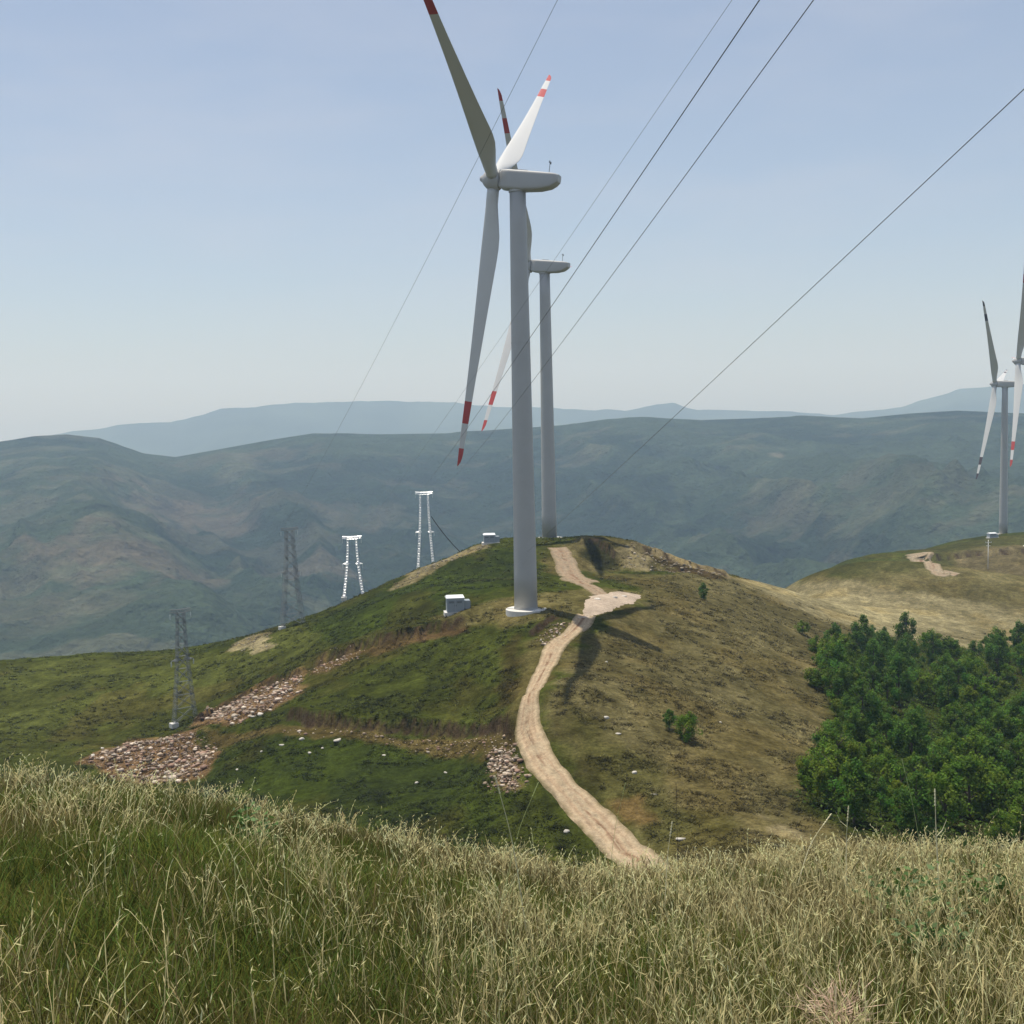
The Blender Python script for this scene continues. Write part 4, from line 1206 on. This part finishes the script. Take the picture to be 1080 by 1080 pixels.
def weed(px, py, Y, s, label, tint, n=60, spiky=False):
    b = at(px, py, Y); z = h1(b[0], b[1]); g = np.random.default_rng(int(px)); n = n * 3 if not spiky else n
    P = g.normal(0, .4, (n, 3)) * s; P[:, 2] = np.abs(P[:, 2]) * .9 + .05 * s
    nn = g.normal(size=(n, 3)) * .6 + [0, 0, .9]; nn /= np.linalg.norm(nn, axis=1)[:, None]
    t = np.cross(nn, g.normal(size=(n, 3))) if not spiky else P * [1, 1, .8] + g.normal(0, .25, (n, 3)) * s; t /= np.linalg.norm(t, axis=1)[:, None]
    bb = np.cross(nn, t); bb /= np.linalg.norm(bb, axis=1)[:, None]
    P[:, 2] += .13 if spiky else .06
    L = (g.uniform(.12, .24, n) * s)[:, None] * (1.5 if spiky else .55); Wd = L * (.5 if not spiky else .035)
    V = np.stack([P - t * L, P + bb * Wd, P + t * L, P - bb * Wd], 1).reshape(-1, 3)
    col = np.repeat(np.array(tint) * g.uniform(.6, 1.35, (n, 1)), 4, 0)
    root = empty('weed', (b[0], b[1], z)); tag(root, label, 'weed')
    link('leaves', np_mesh('leaves', V, np.arange(4 * n).reshape(-1, 4), col), WEED, root)
    bm = bmesh.new()
    for j in range(6):
        e = Vector(P[j]); add_tube(bm, [(0, 0, -.04), e * .5 + Vector((0, 0, .03)), e], [.006, .005, .003], 5)
    link('stem', bm_mesh('stem', bm), STALK if spiky else GSTALK, root)
    return root


weed(262, 918, 12, .42, 'bright green leafy weed in the dark meadow on the left', (.085, .17, .035))
weed(955, 945, 9, .40, 'leafy green weed in the meadow below the grove', (.085, .15, .035))
weed(985, 980, 7.5, .35, 'leafy dark green weed lower right, below its neighbour', (.08, .14, .035))
weed(1035, 935, 9.5, .35, 'leafy weed near the right edge of the meadow', (.085, .15, .035))
weed(882, 1052, 5.3, .22, 'withered pinkish dry plant at the bottom right', (.70, .50, .36), 260, True)

# ------------------------------------------------------------------ haze
bm = bmesh.new(); add_box(bm, (0, 5600, -120), (19000, 12400, 1180))
hm = bpy.data.materials.new('haze'); hm.use_nodes = True; nt = hm.node_tree; nt.nodes.remove(nt.nodes['Principled BSDF'])
pv = nt.nodes.new('ShaderNodeVolumePrincipled'); pv.inputs['Color'].default_value = (.53, .735, 1.0, 1); pv.inputs['Absorption Color'].default_value = (.80, .90, 1, 1); pv.inputs['Density'].default_value = 1.85e-4; pv.inputs['Anisotropy'].default_value = 0.1
nt.links.new(pv.outputs[0], nt.nodes['Material Output'].inputs['Volume'])
o = link('haze', bm_mesh('haze', bm), hm); tag(o, 'thin pale blue haze filling the valley air', 'haze', kind='stuff')

# ------------------------------------------------------------------ light
el = math.asin(SUNV[2]); rot = math.atan2(SUNV[0], SUNV[1])
w = bpy.data.worlds.new('World'); SC.world = w; w.use_nodes = True
nt = w.node_tree; bg = nt.nodes['Background']
sk = nt.nodes.new('ShaderNodeTexSky'); sk.sky_type = 'NISHITA'; sk.sun_disc = False; sk.sun_elevation = el; sk.sun_rotation = rot % (2 * PI)
sk.altitude = 1200; sk.air_density = 1.0; sk.dust_density = 2.6; sk.ozone_density = 1.0
tc = nt.nodes.new('ShaderNodeTexCoord'); mp = nt.nodes.new('ShaderNodeMapping'); mp.inputs['Scale'].default_value = (2.2, 2.2, 9.0); mp.inputs['Rotation'].default_value = (0, .25, 0)
cn = nt.nodes.new('ShaderNodeTexNoise'); cn.inputs['Scale'].default_value = 2.2; cn.inputs['Detail'].default_value = 5; cn.inputs['Roughness'].default_value = .55
mr = nt.nodes.new('ShaderNodeMapRange'); mr.inputs['From Min'].default_value = .42; mr.inputs['From Max'].default_value = .75; mr.inputs['To Min'].default_value = .24; mr.inputs['To Max'].default_value = .42
mx = nt.nodes.new('ShaderNodeMix'); mx.data_type = 'RGBA'; mx.inputs[7].default_value = (5.1, 5.15, 5.75, 1)        # thin high cloud
nt.links.new(tc.outputs['Generated'], mp.inputs['Vector']); nt.links.new(mp.outputs[0], cn.inputs['Vector']); nt.links.new(cn.outputs['Fac'], mr.inputs['Value'])
nt.links.new(mr.outputs[0], mx.inputs[0]); nt.links.new(sk.outputs[0], mx.inputs[6]); nt.links.new(mx.outputs[2], bg.inputs['Color']); bg.inputs['Strength'].default_value = 0.128
ld = bpy.data.lights.new('sun', 'SUN'); ld.energy = 4.9; ld.angle = math.radians(.5); ld.color = (1, .94, .83)
lo_ = bpy.data.objects.new('sun', ld); COL.objects.link(lo_)
lo_.rotation_euler = Vector(-SUNV).to_track_quat('-Z', 'Y').to_euler()

SC.view_settings.view_transform = 'Standard'; SC.view_settings.look = 'None'; SC.view_settings.gamma = 1; SC.view_settings.exposure = 0
SC.render.engine = 'CYCLES'
SC.cycles.use_denoising = True
SC.cycles.max_bounces = 6; SC.cycles.diffuse_bounces = 3; SC.cycles.transmission_bounces = 3; SC.cycles.volume_bounces = 1
